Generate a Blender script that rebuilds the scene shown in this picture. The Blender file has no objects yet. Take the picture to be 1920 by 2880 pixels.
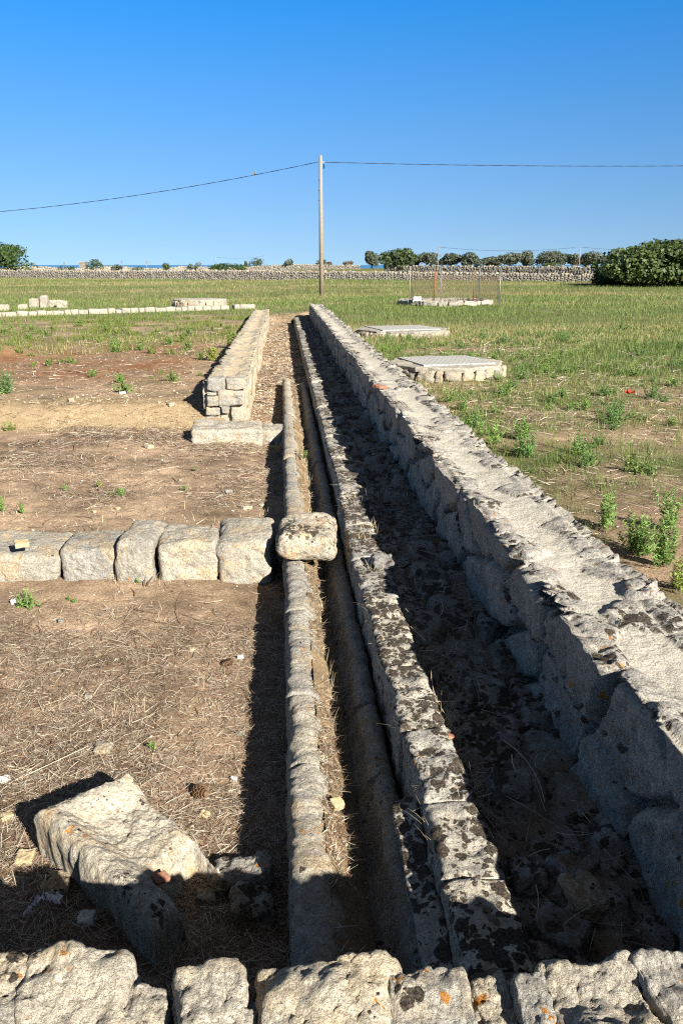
import bpy, math, numpy as np
from mathutils import Vector
R = math.radians
C = bpy.context.scene.collection
rs = np.random.RandomState(11)

# ------------------------------------------------------------------ camera model
CAM = np.array([0.0, 0.0, 2.0]); FPX = 2325.0
PITCH, YAW = R(16.64), R(3.98)
FW = np.array([math.sin(YAW)*math.cos(PITCH), math.cos(YAW)*math.cos(PITCH), -math.sin(PITCH)])
RT = np.array([math.cos(YAW), -math.sin(YAW), 0.0]); UP = np.cross(RT, FW)
def ray(px, py): return FW*FPX + RT*(px-960) + UP*(1440-py)
def pix(px, py, z):
    r = ray(px, py); t = (z-CAM[2])/r[2]; return CAM + r*t
def piy(px, py, y):
    r = ray(px, py); return CAM + r*(y/r[1])

# ------------------------------------------------------------------ noise
_r = np.random.RandomState(5)
PERM = np.tile(_r.permutation(256), 2).astype(np.int64)
GR = _r.normal(size=(256, 3)); GR /= np.linalg.norm(GR, axis=1)[:, None]
RND = _r.rand(256, 4)
def hsh(x, y, z): return PERM[(PERM[(PERM[x & 255] + y) & 255] + z) & 255]
def perlin(P, seed=0):
    P = np.asarray(P, float) + seed*17.31
    I = np.floor(P).astype(np.int64); f = P - I; u = f*f*f*(f*(f*6-15)+10)
    out = 0
    for dx in (0, 1):
        for dy in (0, 1):
            for dz in (0, 1):
                g = GR[hsh(I[:, 0]+dx, I[:, 1]+dy, I[:, 2]+dz)]
                d = (g*(f-np.array([dx, dy, dz]))).sum(1)
                w = (u[:, 0] if dx else 1-u[:, 0])*(u[:, 1] if dy else 1-u[:, 1])*(u[:, 2] if dz else 1-u[:, 2])
                out = out + w*d
    return out*1.5
def fbm(P, octv=4, gain=.5, seed=0):
    P = np.asarray(P, float); a = 1; s = 0
    for k in range(octv):
        s = s + a*perlin(P*(2.03**k), seed+k*3); a *= gain
    return s
def fbms(P, f0, octv, gain, seed, step):
    """fbm whose fine octaves die out where the mesh is too coarse to carry them"""
    P = np.asarray(P, float); a = 1; s = 0
    for k in range(octv):
        f = f0*2.03**k; s = s+a*perlin(P*f, seed+k*3)*ss(.55, .22, f*step); a *= gain
    return s
def fb2(x, y, f, octv=4, gain=.5, seed=0):
    x = np.asarray(x, float); y = np.asarray(y, float)
    return fbm(np.stack([x*f, y*f, np.full_like(x, seed*1.7)], -1), octv, gain, seed)
def worley(u, v, seed=0):
    iu = np.floor(u).astype(np.int64); iv = np.floor(v).astype(np.int64)
    f1 = np.full(u.shape, 9.); f2 = np.full(u.shape, 9.); cid = np.zeros(u.shape, np.int64)
    cx = np.zeros(u.shape); cy = np.zeros(u.shape)
    for a in (-1, 0, 1):
        for b in (-1, 0, 1):
            h = hsh(iu+a, iv+b, np.full_like(iu, seed)); j = RND[h]
            px = iu+a+.1+.8*j[:, 0]; py = iv+b+.1+.8*j[:, 1]
            d = np.hypot(u-px, v-py); c = d < f1
            f2 = np.where(c, f1, np.minimum(f2, d)); cid = np.where(c, h, cid)
            cx = np.where(c, px, cx); cy = np.where(c, py, cy); f1 = np.where(c, d, f1)
    return f1, f2, cid, cx, cy
def ss(a, b, x):
    t = np.clip((np.asarray(x, float)-a)/(b-a), 0, 1); return t*t*(3-2*t)

# ------------------------------------------------------------------ object helpers
def mesh_np(name, V, F, mat, parent=None, smooth=True, col=None):
    V = np.asarray(V, np.float32); F = np.asarray(F, np.int32); k = F.shape[1]
    me = bpy.data.meshes.new(name)
    me.vertices.add(len(V)); me.vertices.foreach_set('co', V.ravel())
    me.loops.add(F.size); me.loops.foreach_set('vertex_index', F.ravel())
    me.polygons.add(len(F)); me.polygons.foreach_set('loop_start', np.arange(0, F.size, k, dtype=np.int32))
    me.update(calc_edges=True)
    return _fin(name, me, mat, parent, smooth, col)
def mesh_py(name, V, F, mat, parent=None, smooth=True, col=None):
    me = bpy.data.meshes.new(name); me.from_pydata([tuple(map(float, v)) for v in V], [], F)
    return _fin(name, me, mat, parent, smooth, col)
def _fin(name, me, mat, parent, smooth, col):
    if smooth: me.shade_smooth()
    else: me.shade_flat()
    if col is not None:
        col = np.asarray(col, np.float32)
        if col.ndim == 1: col = np.stack([col]*3, -1)
        a = me.color_attributes.new('tint', 'FLOAT_COLOR', 'POINT')
        a.data.foreach_set('color', np.concatenate([col, np.ones((len(col), 1), np.float32)], 1).ravel())
    if mat: me.materials.append(mat)
    o = bpy.data.objects.new(name, me); C.objects.link(o)
    if parent: o.parent = parent
    return o
def tag(o, label=None, cat=None, group=None, kind=None):
    if label: o['label'] = label
    if cat: o['category'] = cat
    if group: o['group'] = group
    if kind: o['kind'] = kind
    return o
def empty(name, label, cat, loc, group=None):
    o = bpy.data.objects.new(name, None); C.objects.link(o); o.location = [float(c) for c in loc]; o.empty_display_size = .2
    return tag(o, label, cat, group)
def grid_faces(nu, nv, closed=False):
    i = np.arange(nu-1)[:, None]*nv + np.arange(nv-(0 if closed else 1))[None, :]
    if closed:
        j = np.arange(nv); jn = (j+1) % nv; b = np.arange(nu-1)[:, None]*nv
        return np.stack([b+j, b+jn, b+nv+jn, b+nv+j], -1).reshape(-1, 4)
    return np.stack([i, i+1, i+nv+1, i+nv], -1).reshape(-1, 4)
def tube(pts, rad, n=8):
    pts = np.asarray(pts, float); rad = np.broadcast_to(np.asarray(rad, float), (len(pts),))
    V = []
    for k in range(len(pts)):
        t = pts[min(k+1, len(pts)-1)]-pts[max(k-1, 0)]; t = t/np.linalg.norm(t)
        a = np.array([0, 0, 1.]) if abs(t[2]) < .9 else np.array([1., 0, 0])
        u = np.cross(a, t); u /= np.linalg.norm(u); w = np.cross(t, u)
        for j in range(n):
            an = 2*math.pi*j/n; V.append(pts[k]+rad[k]*(math.cos(an)*u+math.sin(an)*w))
    F = [list(f) for f in grid_faces(len(pts), n, True)]
    F.append(list(range(n))[::-1]); F.append(list(range((len(pts)-1)*n, len(pts)*n)))
    return V, F
class MB:
    def __init__(s): s.V = []; s.F = []
    def add(s, V, F):
        o = len(s.V); s.V += [np.asarray(v, float) for v in V]; s.F += [[i+o for i in f] for f in F]; return s
    def tube(s, pts, rad, n=8): return s.add(*tube(pts, rad, n))
    def box(s, c, h, rz=0):
        V = []; cs, sn = math.cos(rz), math.sin(rz)
        for z in (-1, 1):
            for x, y in ((-1, -1), (1, -1), (1, 1), (-1, 1)):
                V.append((c[0]+x*h[0]*cs-y*h[1]*sn, c[1]+x*h[0]*sn+y*h[1]*cs, c[2]+z*h[2]))
        return s.add(V, [[3, 2, 1, 0], [4, 5, 6, 7], [0, 1, 5, 4], [1, 2, 6, 5], [2, 3, 7, 6], [3, 0, 4, 7]])
    def build(s, name, mat, parent=None, smooth=False): return mesh_py(name, s.V, s.F, mat, parent, smooth)

# ------------------------------------------------------------------ materials
def newmat(name):
    m = bpy.data.materials.new(name); m.use_nodes = True; nt = m.node_tree; nt.nodes.clear(); return m, nt
class N:
    def __init__(s, nt): s.nt = nt
    def n(s, t, **k):
        d = s.nt.nodes.new(t)
        for a, b in k.items(): setattr(d, a, b)
        return d
    def l(s, a, b): s.nt.links.new(a, b)
    def noise(s, scale, detail=4, rough=.55, vec=None, off=0):
        d = s.n('ShaderNodeTexNoise'); d.inputs['Scale'].default_value = scale; d.inputs['Detail'].default_value = detail
        d.inputs['Roughness'].default_value = rough
        v = vec or s.pos()
        if off:
            a = s.n('ShaderNodeVectorMath'); a.operation = 'ADD'; s.l(v, a.inputs[0]); a.inputs[1].default_value = (off, off*.7, off*1.3); v = a.outputs[0]
        s.l(v, d.inputs['Vector']); return d.outputs['Fac']
    def pos(s):
        if not hasattr(s, '_p'): s._p = s.n('ShaderNodeNewGeometry')
        return s._p.outputs['Position']
    def ramp(s, fac, a, b, ca=(0, 0, 0), cb=(1, 1, 1)):
        d = s.n('ShaderNodeValToRGB'); e = d.color_ramp.elements
        e[0].position = a; e[1].position = b; e[0].color = (*ca, 1); e[1].color = (*cb, 1); s.l(fac, d.inputs[0]); return d.outputs[0]
    def mix(s, fac, a, b, mode='MIX'):
        d = s.n('ShaderNodeMix'); d.data_type = 'RGBA'; d.blend_type = mode
        for v, i in ((fac, 0), (a, 6), (b, 7)):
            if isinstance(v, (int, float)): d.inputs[i].default_value = v
            elif isinstance(v, tuple): d.inputs[i].default_value = (*v, 1)
            else: s.l(v, d.inputs[i])
        return d.outputs[2]
    def math(s, op, a, b=0.0):
        d = s.n('ShaderNodeMath'); d.operation = op
        for v, i in ((a, 0), (b, 1)):
            if isinstance(v, (int, float)): d.inputs[i].default_value = v
            else: s.l(v, d.inputs[i])
        return d.outputs[0]
    def bump(s, h, strength, dist, prev=None):
        d = s.n('ShaderNodeBump'); d.inputs['Strength'].default_value = strength; d.inputs['Distance'].default_value = dist
        s.l(h, d.inputs['Height'])
        if prev: s.l(prev, d.inputs['Normal'])
        return d.outputs[0]
    def out(s, col, rough=.9, normal=None, spec=.2):
        p = s.n('ShaderNodeBsdfPrincipled'); o = s.n('ShaderNodeOutputMaterial')
        if isinstance(col, tuple): p.inputs['Base Color'].default_value = (*col, 1)
        else: s.l(col, p.inputs['Base Color'])
        p.inputs['Roughness'].default_value = rough; p.inputs['Specular IOR Level'].default_value = spec
        if normal: s.l(normal, p.inputs['Normal'])
        s.l(p.outputs[0], o.inputs[0]); return p

def stone_mat(name, a, b, black=0.0, orange=0.0, mortar=None, warm=None, fine=1.0, bumpy=1.0, seed=0, lsc=9, cell=None):
    m, nt = newmat(name); g = N(nt); K = .80; a = tuple(x*K for x in a); b = tuple(x*K for x in b); warm = tuple(x*K for x in warm) if warm else None; mortar = tuple(x*K for x in mortar) if mortar else None
    oi = g.n('ShaderNodeObjectInfo')
    c = g.mix(g.ramp(g.noise(3.2, 5, .6, off=seed+1), .38, .62), a, b)
    c = g.mix(g.ramp(g.noise(17, 5, .65, off=seed+2), .35, .68), g.mix(1.0, c, (.72, .71, .72), 'MULTIPLY'), c)
    if warm: c = g.mix(g.ramp(g.noise(5.5, 4, .6, off=seed+8), .5, .66), c, warm)
    if cell:
        v = g.n('ShaderNodeTexVoronoi'); v.inputs['Scale'].default_value = cell; g.l(g.pos(), v.inputs['Vector'])
        hs = g.n('ShaderNodeSeparateColor'); g.l(v.outputs['Color'], hs.inputs[0])
        c = g.mix(1.0, c, g.ramp(hs.outputs[0], 0, 1, (.72, .71, .70), (1.12, 1.1, 1.05)), 'MULTIPLY')
    c = g.mix(1.0, c, g.ramp(oi.outputs['Random'], 0, 1, (.86, .87, .90), (1.13, 1.09, 1.02)), 'MULTIPLY')
    # fine grain
    gr = g.noise(130, 4, .7, off=seed+3)
    c = g.mix(.55*fine, c, g.ramp(gr, .3, .7, (.45, .45, .45), (1.35, 1.35, 1.33)), 'MULTIPLY')
    sp_ = g.noise(62, 5, .72, off=seed+15)
    c = g.mix(.75*fine, c, g.ramp(sp_, .34, .66, (.50, .49, .48), (1.32, 1.30, 1.26)), 'MULTIPLY')
    if mortar:
        at = g.n('ShaderNodeAttribute'); at.attribute_name = 'tint'
        mo = g.mix(g.ramp(g.noise(9, 4, .6, off=seed+12), .35, .65), mortar, tuple(x*.8 for x in mortar))
        mo = g.mix(.6, mo, g.ramp(g.noise(210, 3, .7, off=4), .3, .7, (.6, .6, .6), (1.25, 1.25, 1.22)), 'MULTIPLY')
        sep = g.n('ShaderNodeSeparateColor'); g.l(at.outputs['Color'], sep.inputs[0])
        mk = sep.outputs[0]; c = g.mix(mk, c, mo); inv = g.math('SUBTRACT', 1.0, mk)
    if orange > 0:
        of = g.math('MULTIPLY', g.ramp(g.noise(21, 3, .6, off=seed+5), .655-.03*orange, .68-.03*orange), g.ramp(g.noise(2.3, 2, .5, off=seed+6), .5, .56))
        if mortar: of = g.math('MULTIPLY', of, inv)
        c = g.mix(of, c, (.34, .15, .035))
    if black > 0:
        t = .64-.13*black
        dn_ = g.n('ShaderNodeTexNoise'); dn_.inputs['Scale'].default_value = 45; dn_.inputs['Detail'].default_value = 4; g.l(g.pos(), dn_.inputs['Vector'])
        vm = g.n('ShaderNodeVectorMath'); vm.operation = 'MULTIPLY_ADD'; g.l(dn_.outputs['Color'], vm.inputs[0]); vm.inputs[1].default_value = (.035, .035, .035); g.l(g.pos(), vm.inputs[2])
        clus = g.ramp(g.noise(3.4, 3, .55, off=seed+10), .58-.26*black, .76-.22*black)
        def colony(sc_, r0, r1):
            v_ = g.n('ShaderNodeTexVoronoi'); v_.inputs['Scale'].default_value = sc_; g.l(vm.outputs[0], v_.inputs['Vector'])
            hs_ = g.n('ShaderNodeSeparateColor'); g.l(v_.outputs['Color'], hs_.inputs[0])
            rad_ = g.math('MULTIPLY', g.math('MULTIPLY', clus, g.math('ADD', g.math('MULTIPLY', hs_.outputs[0], r1), r0)), min(1.2, .8+.35*black))
            return g.ramp(g.math('SUBTRACT', rad_, v_.outputs['Distance']), -.015, .05)
        bf = g.math('MAXIMUM', colony(lsc*1.6, .10, .70), colony(lsc*3.4, .08, .62))
        nz_ = g.n('ShaderNodeSeparateXYZ'); g.l(g._p.outputs['True Normal'], nz_.inputs[0]); upf = g.ramp(nz_.outputs[2], .15, .55, (.12,)*3, (1, 1, 1))
        gy = g.math('MULTIPLY', g.math('MULTIPLY', g.ramp(g.noise(lsc*.8, 6, .65, off=seed+19), t+.0, t+.07), .40), upf)
        if mortar: gy = g.math('MULTIPLY', gy, inv)
        c = g.mix(gy, c, (.17, .165, .15))
        bf = g.math('MULTIPLY', bf, upf)
        if mortar: bf = g.math('MULTIPLY', bf, inv)
        c = g.mix(bf, c, g.mix(g.ramp(gr, .4, .6), (.022, .018, .014), (.095, .078, .06)))
    h1 = g.noise(28, 6, .65, off=seed+7); h2 = g.noise(95, 5, .7, off=seed+4)
    vo = g.n('ShaderNodeTexVoronoi'); vo.inputs['Scale'].default_value = 34; g.l(g.pos(), vo.inputs['Vector'])
    pit = g.ramp(vo.outputs['Distance'], .08, .3)
    bb = g.bump(pit, .35*bumpy, .012); bb = g.bump(h1, .8*bumpy, .02, bb); bb = g.bump(h2, .9*bumpy, .008, bb)
    g.out(c, .95, bb, .1); return m

def tint_mat(name, rough=.8, trans=0.0, spec=.2, fine=None):
    m, nt = newmat(name); g = N(nt)
    at = g.n('ShaderNodeAttribute'); at.attribute_name = 'tint'; c = at.outputs['Color']
    if fine: c = g.mix(.6, c, g.ramp(g.noise(fine, 4, .65), .3, .7, (.6, .6, .6), (1.3, 1.3, 1.3)), 'MULTIPLY')
    p = g.out(c, rough, None, spec)
    if trans:
        o = [n for n in nt.nodes if n.type == 'OUTPUT_MATERIAL'][0]
        t = g.n('ShaderNodeBsdfTranslucent'); g.l(c, t.inputs[0]); mx = g.n('ShaderNodeMixShader'); mx.inputs[0].default_value = trans
        g.l(p.outputs[0], mx.inputs[1]); g.l(t.outputs[0], mx.inputs[2]); g.l(mx.outputs[0], o.inputs[0])
    return m
def flat_mat(name, a, b=None, scale=20, rough=.7, metal=0.0, bump=.3):
    m, nt = newmat(name); g = N(nt); n_ = g.noise(scale, 5, .6); b = b or tuple(x*.75 for x in a); a = tuple(x*.72 for x in a); b = tuple(x*.72 for x in b)
    c = g.mix(g.ramp(n_, .35, .65), a, b or tuple(x*.75 for x in a))
    p = g.out(c, rough, g.bump(n_, bump, .004)); p.inputs['Metallic'].default_value = metal; return m

M = {}
M['pale'] = stone_mat('pale_limestone', (.46, .44, .385), (.35, .34, .305), black=.05, orange=.5, warm=(.42, .35, .25), seed=2, bumpy=1.2)
M['gutter'] = stone_mat('gutter_limestone', (.50, .475, .41), (.41, .395, .35), black=.25, orange=.3, warm=(.40, .33, .23), seed=3, lsc=14, bumpy=1.2)
M['spot'] = stone_mat('spotted_limestone', (.50, .465, .39), (.43, .405, .35), black=.75, orange=.3, warm=(.46, .36, .24), seed=14, lsc=15)
M['curb'] = stone_mat('lichen_limestone', (.55, .53, .47), (.45, .435, .39), black=1.05, orange=.9, seed=4, lsc=12)
M['paving'] = stone_mat('paving_limestone', (.36, .35, .33), (.26, .25, .235), black=.85, seed=5, lsc=9, warm=(.22, .18, .13))
M['wall'] = stone_mat('grey_wall_limestone', (.47, .46, .43), (.35, .345, .33), black=.68, orange=.7, mortar=(.54, .50, .42), seed=6, lsc=11)
M['cream'] = stone_mat('cream_wall_limestone', (.46, .425, .35), (.37, .355, .31), black=.22, mortar=(.58, .475, .33), warm=(.52, .44, .32), seed=7)
M['near'] = stone_mat('sandy_limestone', (.68, .64, .55), (.56, .53, .46), black=.3, orange=.02, warm=(.60, .52, .39), seed=8, bumpy=1.5)
M['mortar'] = stone_mat('sandy_mortar', (.60, .53, .41), (.50, .45, .36), seed=9, bumpy=1.6)
M['trough'] = stone_mat('trough_limestone', (.57, .53, .45), (.49, .465, .40), black=.55, orange=1.5, warm=(.46, .38, .27), seed=13, lsc=15, bumpy=1.1)
M['drystone'] = stone_mat('dry_stone', (.40, .385, .345), (.29, .285, .26), warm=(.40, .34, .25), seed=10, cell=3.0)
M['rubble'] = stone_mat('rubble_stone', (.46, .41, .32), (.36, .34, .29), black=.3, warm=(.42, .32, .2), seed=15)
M['slab'] = stone_mat('cement_slab', (.43, .41, .36), (.36, .345, .30), seed=16, bumpy=.5)
M['leaf'] = tint_mat('leaves', .55, .25, .3)
M['grass'] = tint_mat('grass_blades', .6, .3, .2)
M['straw'] = tint_mat('dry_straw', .7, .1, .25)
M['pebble'] = tint_mat('pebbles', .9, 0, .1, 160)
M['bark'] = flat_mat('bark', (.16, .12, .085), scale=9)
M['pole'] = flat_mat('weathered_concrete', (.30, .25, .185), (.24, .20, .15), 6)
M['wire'] = flat_mat('dark_cable', (.03, .03, .035))
M['metal'] = flat_mat('galvanised_metal', (.20, .20, .20), (.28, .27, .26), 30, .5, .4)
M['rust'] = flat_mat('rusty_iron', (.16, .065, .03), (.24, .11, .05), 25)
M['tanpost'] = flat_mat('weathered_post', (.36, .28, .17), (.28, .21, .13), 25)
M['mesh'] = flat_mat('rusty_wire_mesh', (.14, .10, .065), (.2, .15, .10), 12)
M['panel'] = flat_mat('ribbed_panel', (.50, .48, .43), (.41, .395, .36), 8)
M['rag'] = flat_mat('white_paper', (.75, .76, .78), (.6, .61, .63), 30)
M['white'] = flat_mat('white_stone', (.70, .68, .63), (.6, .57, .52), 40)
M['terra'] = flat_mat('terracotta', (.36, .17, .10), (.27, .14, .09), 60)
M['yellow'] = flat_mat('yellow_tufa', (.46, .38, .22), (.38, .3, .18), 60)
M['cone'] = flat_mat('pine_cone_scales', (.11, .065, .035), (.19, .12, .07), 60)
M['petal'] = flat_mat('poppy_petal', (.65, .06, .02))
M['stem'] = flat_mat('green_stem', (.10, .15, .045))
M['feather'] = flat_mat('grey_feathers', (.14, .13, .13), (.24, .22, .21), 40)
M['hut'] = flat_mat('hut_render', (.19, .165, .14), (.23, .2, .17), 3)
M['roofblue'] = flat_mat('blue_roof', (.06, .16, .33))
M['lamp'] = flat_mat('lamp_metal', (.24, .25, .27))

# ------------------------------------------------------------------ terrain
WA = np.array([-56., 164.]); WB = np.array([40.6, 105.]); WD = (WB-WA)/np.linalg.norm(WB-WA); WN = np.array([-WD[1], WD[0]])
if WN[1] < 0: WN = -WN
def slope(y): return -.005*np.clip(y, -5, 62)
def terrain(x, y, detail=True):
    x = np.asarray(x, float); y = np.asarray(y, float)
    s = slope(y)
    F = .04+.21*ss(-1.5, 3, x)+s
    F = F + .5*np.exp(-(((x+6.9)/.9)**2+((y-20.5)/.7)**2))*.6
    d = (x-WA[0])*WN[0]+(y-WA[1])*WN[1]
    F = F + ss(4, 45, d)*(.35+.85*ss(-25, 12, x))*ss(400, 220, y) - 16*ss(255, 300, y)
    n0 = fb2(x, y, .7, 2, .5, 1)
    yl = np.where(x < -.86, 12.35+.25*n0, 37.2+.5*n0)
    soft = np.where(x < -.86, .45, .8)
    m = (1-ss(-1, 1, (y-yl)/soft))*(1-ss(1.40, 1.46, x))*ss(1.02, 1.12, y)
    z = F*(1-m)+(-.2+s-.05*ss(-.7, -.2, x)*ss(14, 11, y))*m
    if detail:
        nr = np.exp(-np.hypot(x, y)/40)
        z = z+nr*(.020*fb2(x, y, 1.6, 3, .5, 2)+.010*fb2(x, y, 9, 3, .6, 3))+.05*(1-nr)*fb2(x, y, .35, 3, .5, 4)*ss(20, 50, y)
        z = z-.04*ss(.5, 1.1, np.abs(x+.02))*0
    return z
def tz(x, y): return float(terrain(np.array([x]), np.array([y]))[0])
def on_ground(px, py):
    """world point where the line of sight meets the ground"""
    z = -.1
    for _ in range(12):
        p = pix(px, py, z); z = tz(p[0], p[1])
    return np.array([p[0], p[1], z])
def axis_pts(lo, hi, st, grow, far_lo, far_hi):
    a = list(np.arange(lo, hi, st)); s = st; v = a[-1]
    while v < far_hi: s *= grow; v += s; a.append(v)
    s = st; v = a[0]; b = []
    while v > far_lo: s *= grow; v -= s; b.append(v)
    return np.array(b[::-1]+a)
gx = axis_pts(-3.2, 3.2, .035, 1.05, -1500, 1500); gy = axis_pts(1.2, 14, .035, 1.022, -300, 330)
GX, GY = np.meshgrid(gx, gy, indexing='ij'); fx, fy = GX.ravel(), GY.ravel()
gz = terrain(fx, fy)
# what grows there (0 bare soil .. 1 turf), and how red / dry it is
def cover(x, y):
    n = fb2(x, y, .55, 4, .55, 7); n2 = fb2(x, y, .16, 3, .5, 8)
    right = ss(1.5, 2.0, x)*np.clip(.55+.5*ss(8, 22, y)+.2*ss(3, 8, x)*ss(6, 14, y)+(.55+.55*ss(20, 10, y))*n+.4*n2-.15*ss(3.2, 2, x)*ss(16, 8, y), 0, 1)
    left = ss(-.8, -1.2, x)*ss(12.6, 13.5, y)*np.clip(-.12+.55*ss(18.5, 23, y)+.2*ss(17, 14.5, y)+.6*n+.35*n2, 0, 1)
    far = ss(36, 40, y)
    return np.clip(np.maximum(np.maximum(right, left), far*(.85+.3*n2)), 0, 1)
def dryness(x, y):
    return np.clip(.17+.75*fb2(x*.35, y, .075, 3, .55, 9)+.35*fb2(x, y, .5, 3, .5, 10)+.1*ss(60, 90, y)-.22*ss(1.5, 2, x)*ss(30, 18, y), 0, 1)
cv = cover(fx, fy); dr = dryness(fx, fy)
nb = fb2(fx, fy, .8, 4, .6, 12)[:, None]; nb2 = fb2(fx, fy, 5., 3, .6, 13)[:, None]
soil = np.array([.285, .208, .145])*(1+.42*nb+.25*nb2)
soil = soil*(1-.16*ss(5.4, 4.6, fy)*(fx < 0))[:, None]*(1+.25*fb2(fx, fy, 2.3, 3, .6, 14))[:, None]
red = (ss(-1.5, -2.5, fx)*ss(14, 17, fy)*ss(27, 22, fy)*np.clip(.65+.8*nb[:, 0], 0, 1))[:, None]
soil = soil*(1-red)+red*np.array([.19, .095, .048])*(1+.3*nb2)
emb = (ss(11.6, 12.0, fy)*ss(13.6, 12.8, fy)*ss(-.8, -1.0, fx))[:, None]
soil = soil*(1-emb)+emb*np.array([.30, .225, .14])*(1+.12*nb2)
dark_soil = (ss(2.3, 1.9, fy)*.3+.25*ss(1.3, 2.5, fx)*ss(20, 6, fy))[:, None]
soil = soil*(1-dark_soil)+dark_soil*np.array([.17, .115, .075])  # soil turned darker by the near wall and right of the long wall
turf = np.array([.10, .115, .045])*(1-dr[:, None])+np.array([.24, .20, .10])*dr[:, None]
turf = turf*(1+.2*nb2)
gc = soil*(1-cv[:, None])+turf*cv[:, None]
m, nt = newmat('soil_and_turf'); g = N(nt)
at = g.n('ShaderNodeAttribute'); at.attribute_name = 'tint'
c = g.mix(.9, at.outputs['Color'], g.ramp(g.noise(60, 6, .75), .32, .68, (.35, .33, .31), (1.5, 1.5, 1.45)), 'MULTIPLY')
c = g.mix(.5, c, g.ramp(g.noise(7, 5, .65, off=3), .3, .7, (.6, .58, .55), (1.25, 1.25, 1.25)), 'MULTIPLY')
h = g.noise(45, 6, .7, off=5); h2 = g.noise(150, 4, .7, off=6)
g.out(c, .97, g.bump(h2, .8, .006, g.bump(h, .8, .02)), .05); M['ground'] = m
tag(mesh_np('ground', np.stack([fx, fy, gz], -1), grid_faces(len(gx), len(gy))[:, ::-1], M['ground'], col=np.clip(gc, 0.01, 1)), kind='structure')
m, nt = newmat('sea_water'); g = N(nt); p = g.out((.02, .10, .20), .25, g.bump(g.noise(.05, 5), .3, 2.)); M['sea'] = m
tag(mesh_np('sea', [(-40000, 270, -9), (40000, 270, -9), (40000, 60000, -9), (-40000, 60000, -9)], [(0, 1, 2, 3)], M['sea']), kind='structure')

# ------------------------------------------------------------------ rocks
_cube = {}
def cube_grid(n):
    if n in _cube: return _cube[n]
    t = np.linspace(-1, 1, n+1); A, B = np.meshgrid(t, t, indexing='ij'); A = A.ravel(); B = B.ravel(); O = np.ones_like(A)
    P = []; F = []
    f0 = grid_faces(n+1, n+1)
    for k, (ax, sg) in enumerate([(0, 1), (0, -1), (1, 1), (1, -1), (2, 1), (2, -1)]):
        q = np.zeros((len(A), 3)); q[:, ax] = sg; q[:, (ax+1) % 3] = A; q[:, (ax+2) % 3] = B
        P.append(q); F.append((f0 if sg > 0 else f0[:, ::-1])+k*len(A))
    P = np.concatenate(P); F = np.concatenate(F)
    _, idx, inv = np.unique(np.round(P, 5), axis=0, return_index=True, return_inverse=True)
    _cube[n] = (P[idx], np.asarray(inv).ravel()[F]); return _cube[n]
def rock_verts(size, n, seed, rad=.3, lump=.12, rough=.05, warp=.12, taper=(0, 0)):
    P, F = cube_grid(n); h = np.array(size)/2.; r = rad*h.min()
    q = P*h; c = np.clip(q, -(h-r), h-r); d = q-c; d /= np.linalg.norm(d, axis=1)[:, None]; v = c+r*d
    s = h.min()*2
    v[:, 0] *= 1+taper[0]*P[:, 2]; v[:, 1] *= 1+taper[1]*P[:, 2]
    w = np.stack([perlin(v/s*.8, seed+k) for k in (1, 2, 3)], -1); v = v+w*warp*s
    v = v+d*(lump*s*fbm(v/s*1.7, 2, .5, seed+5))[:, None]
    rn = fbm(v/s*6, 4, .6, seed+9); v = v+d*(rough*s*(rn-.35*np.abs(rn)))[:, None]
    return v, F
def place(v, loc, rot=(0, 0, 0)):
    from mathutils import Euler
    m = np.array(Euler(rot).to_matrix()); return v@m.T+np.asarray(loc, float)
def rock(name, size, loc, mat, seed, n=14, rot=(0, 0, 0), parent=None, **k):
    v, F = rock_verts(size, n, seed, **k); v = place(v, (0, 0, 0), rot)
    o = mesh_np(name, v, F, mat, parent); o.location = [float(c) for c in loc]; return o

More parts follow.
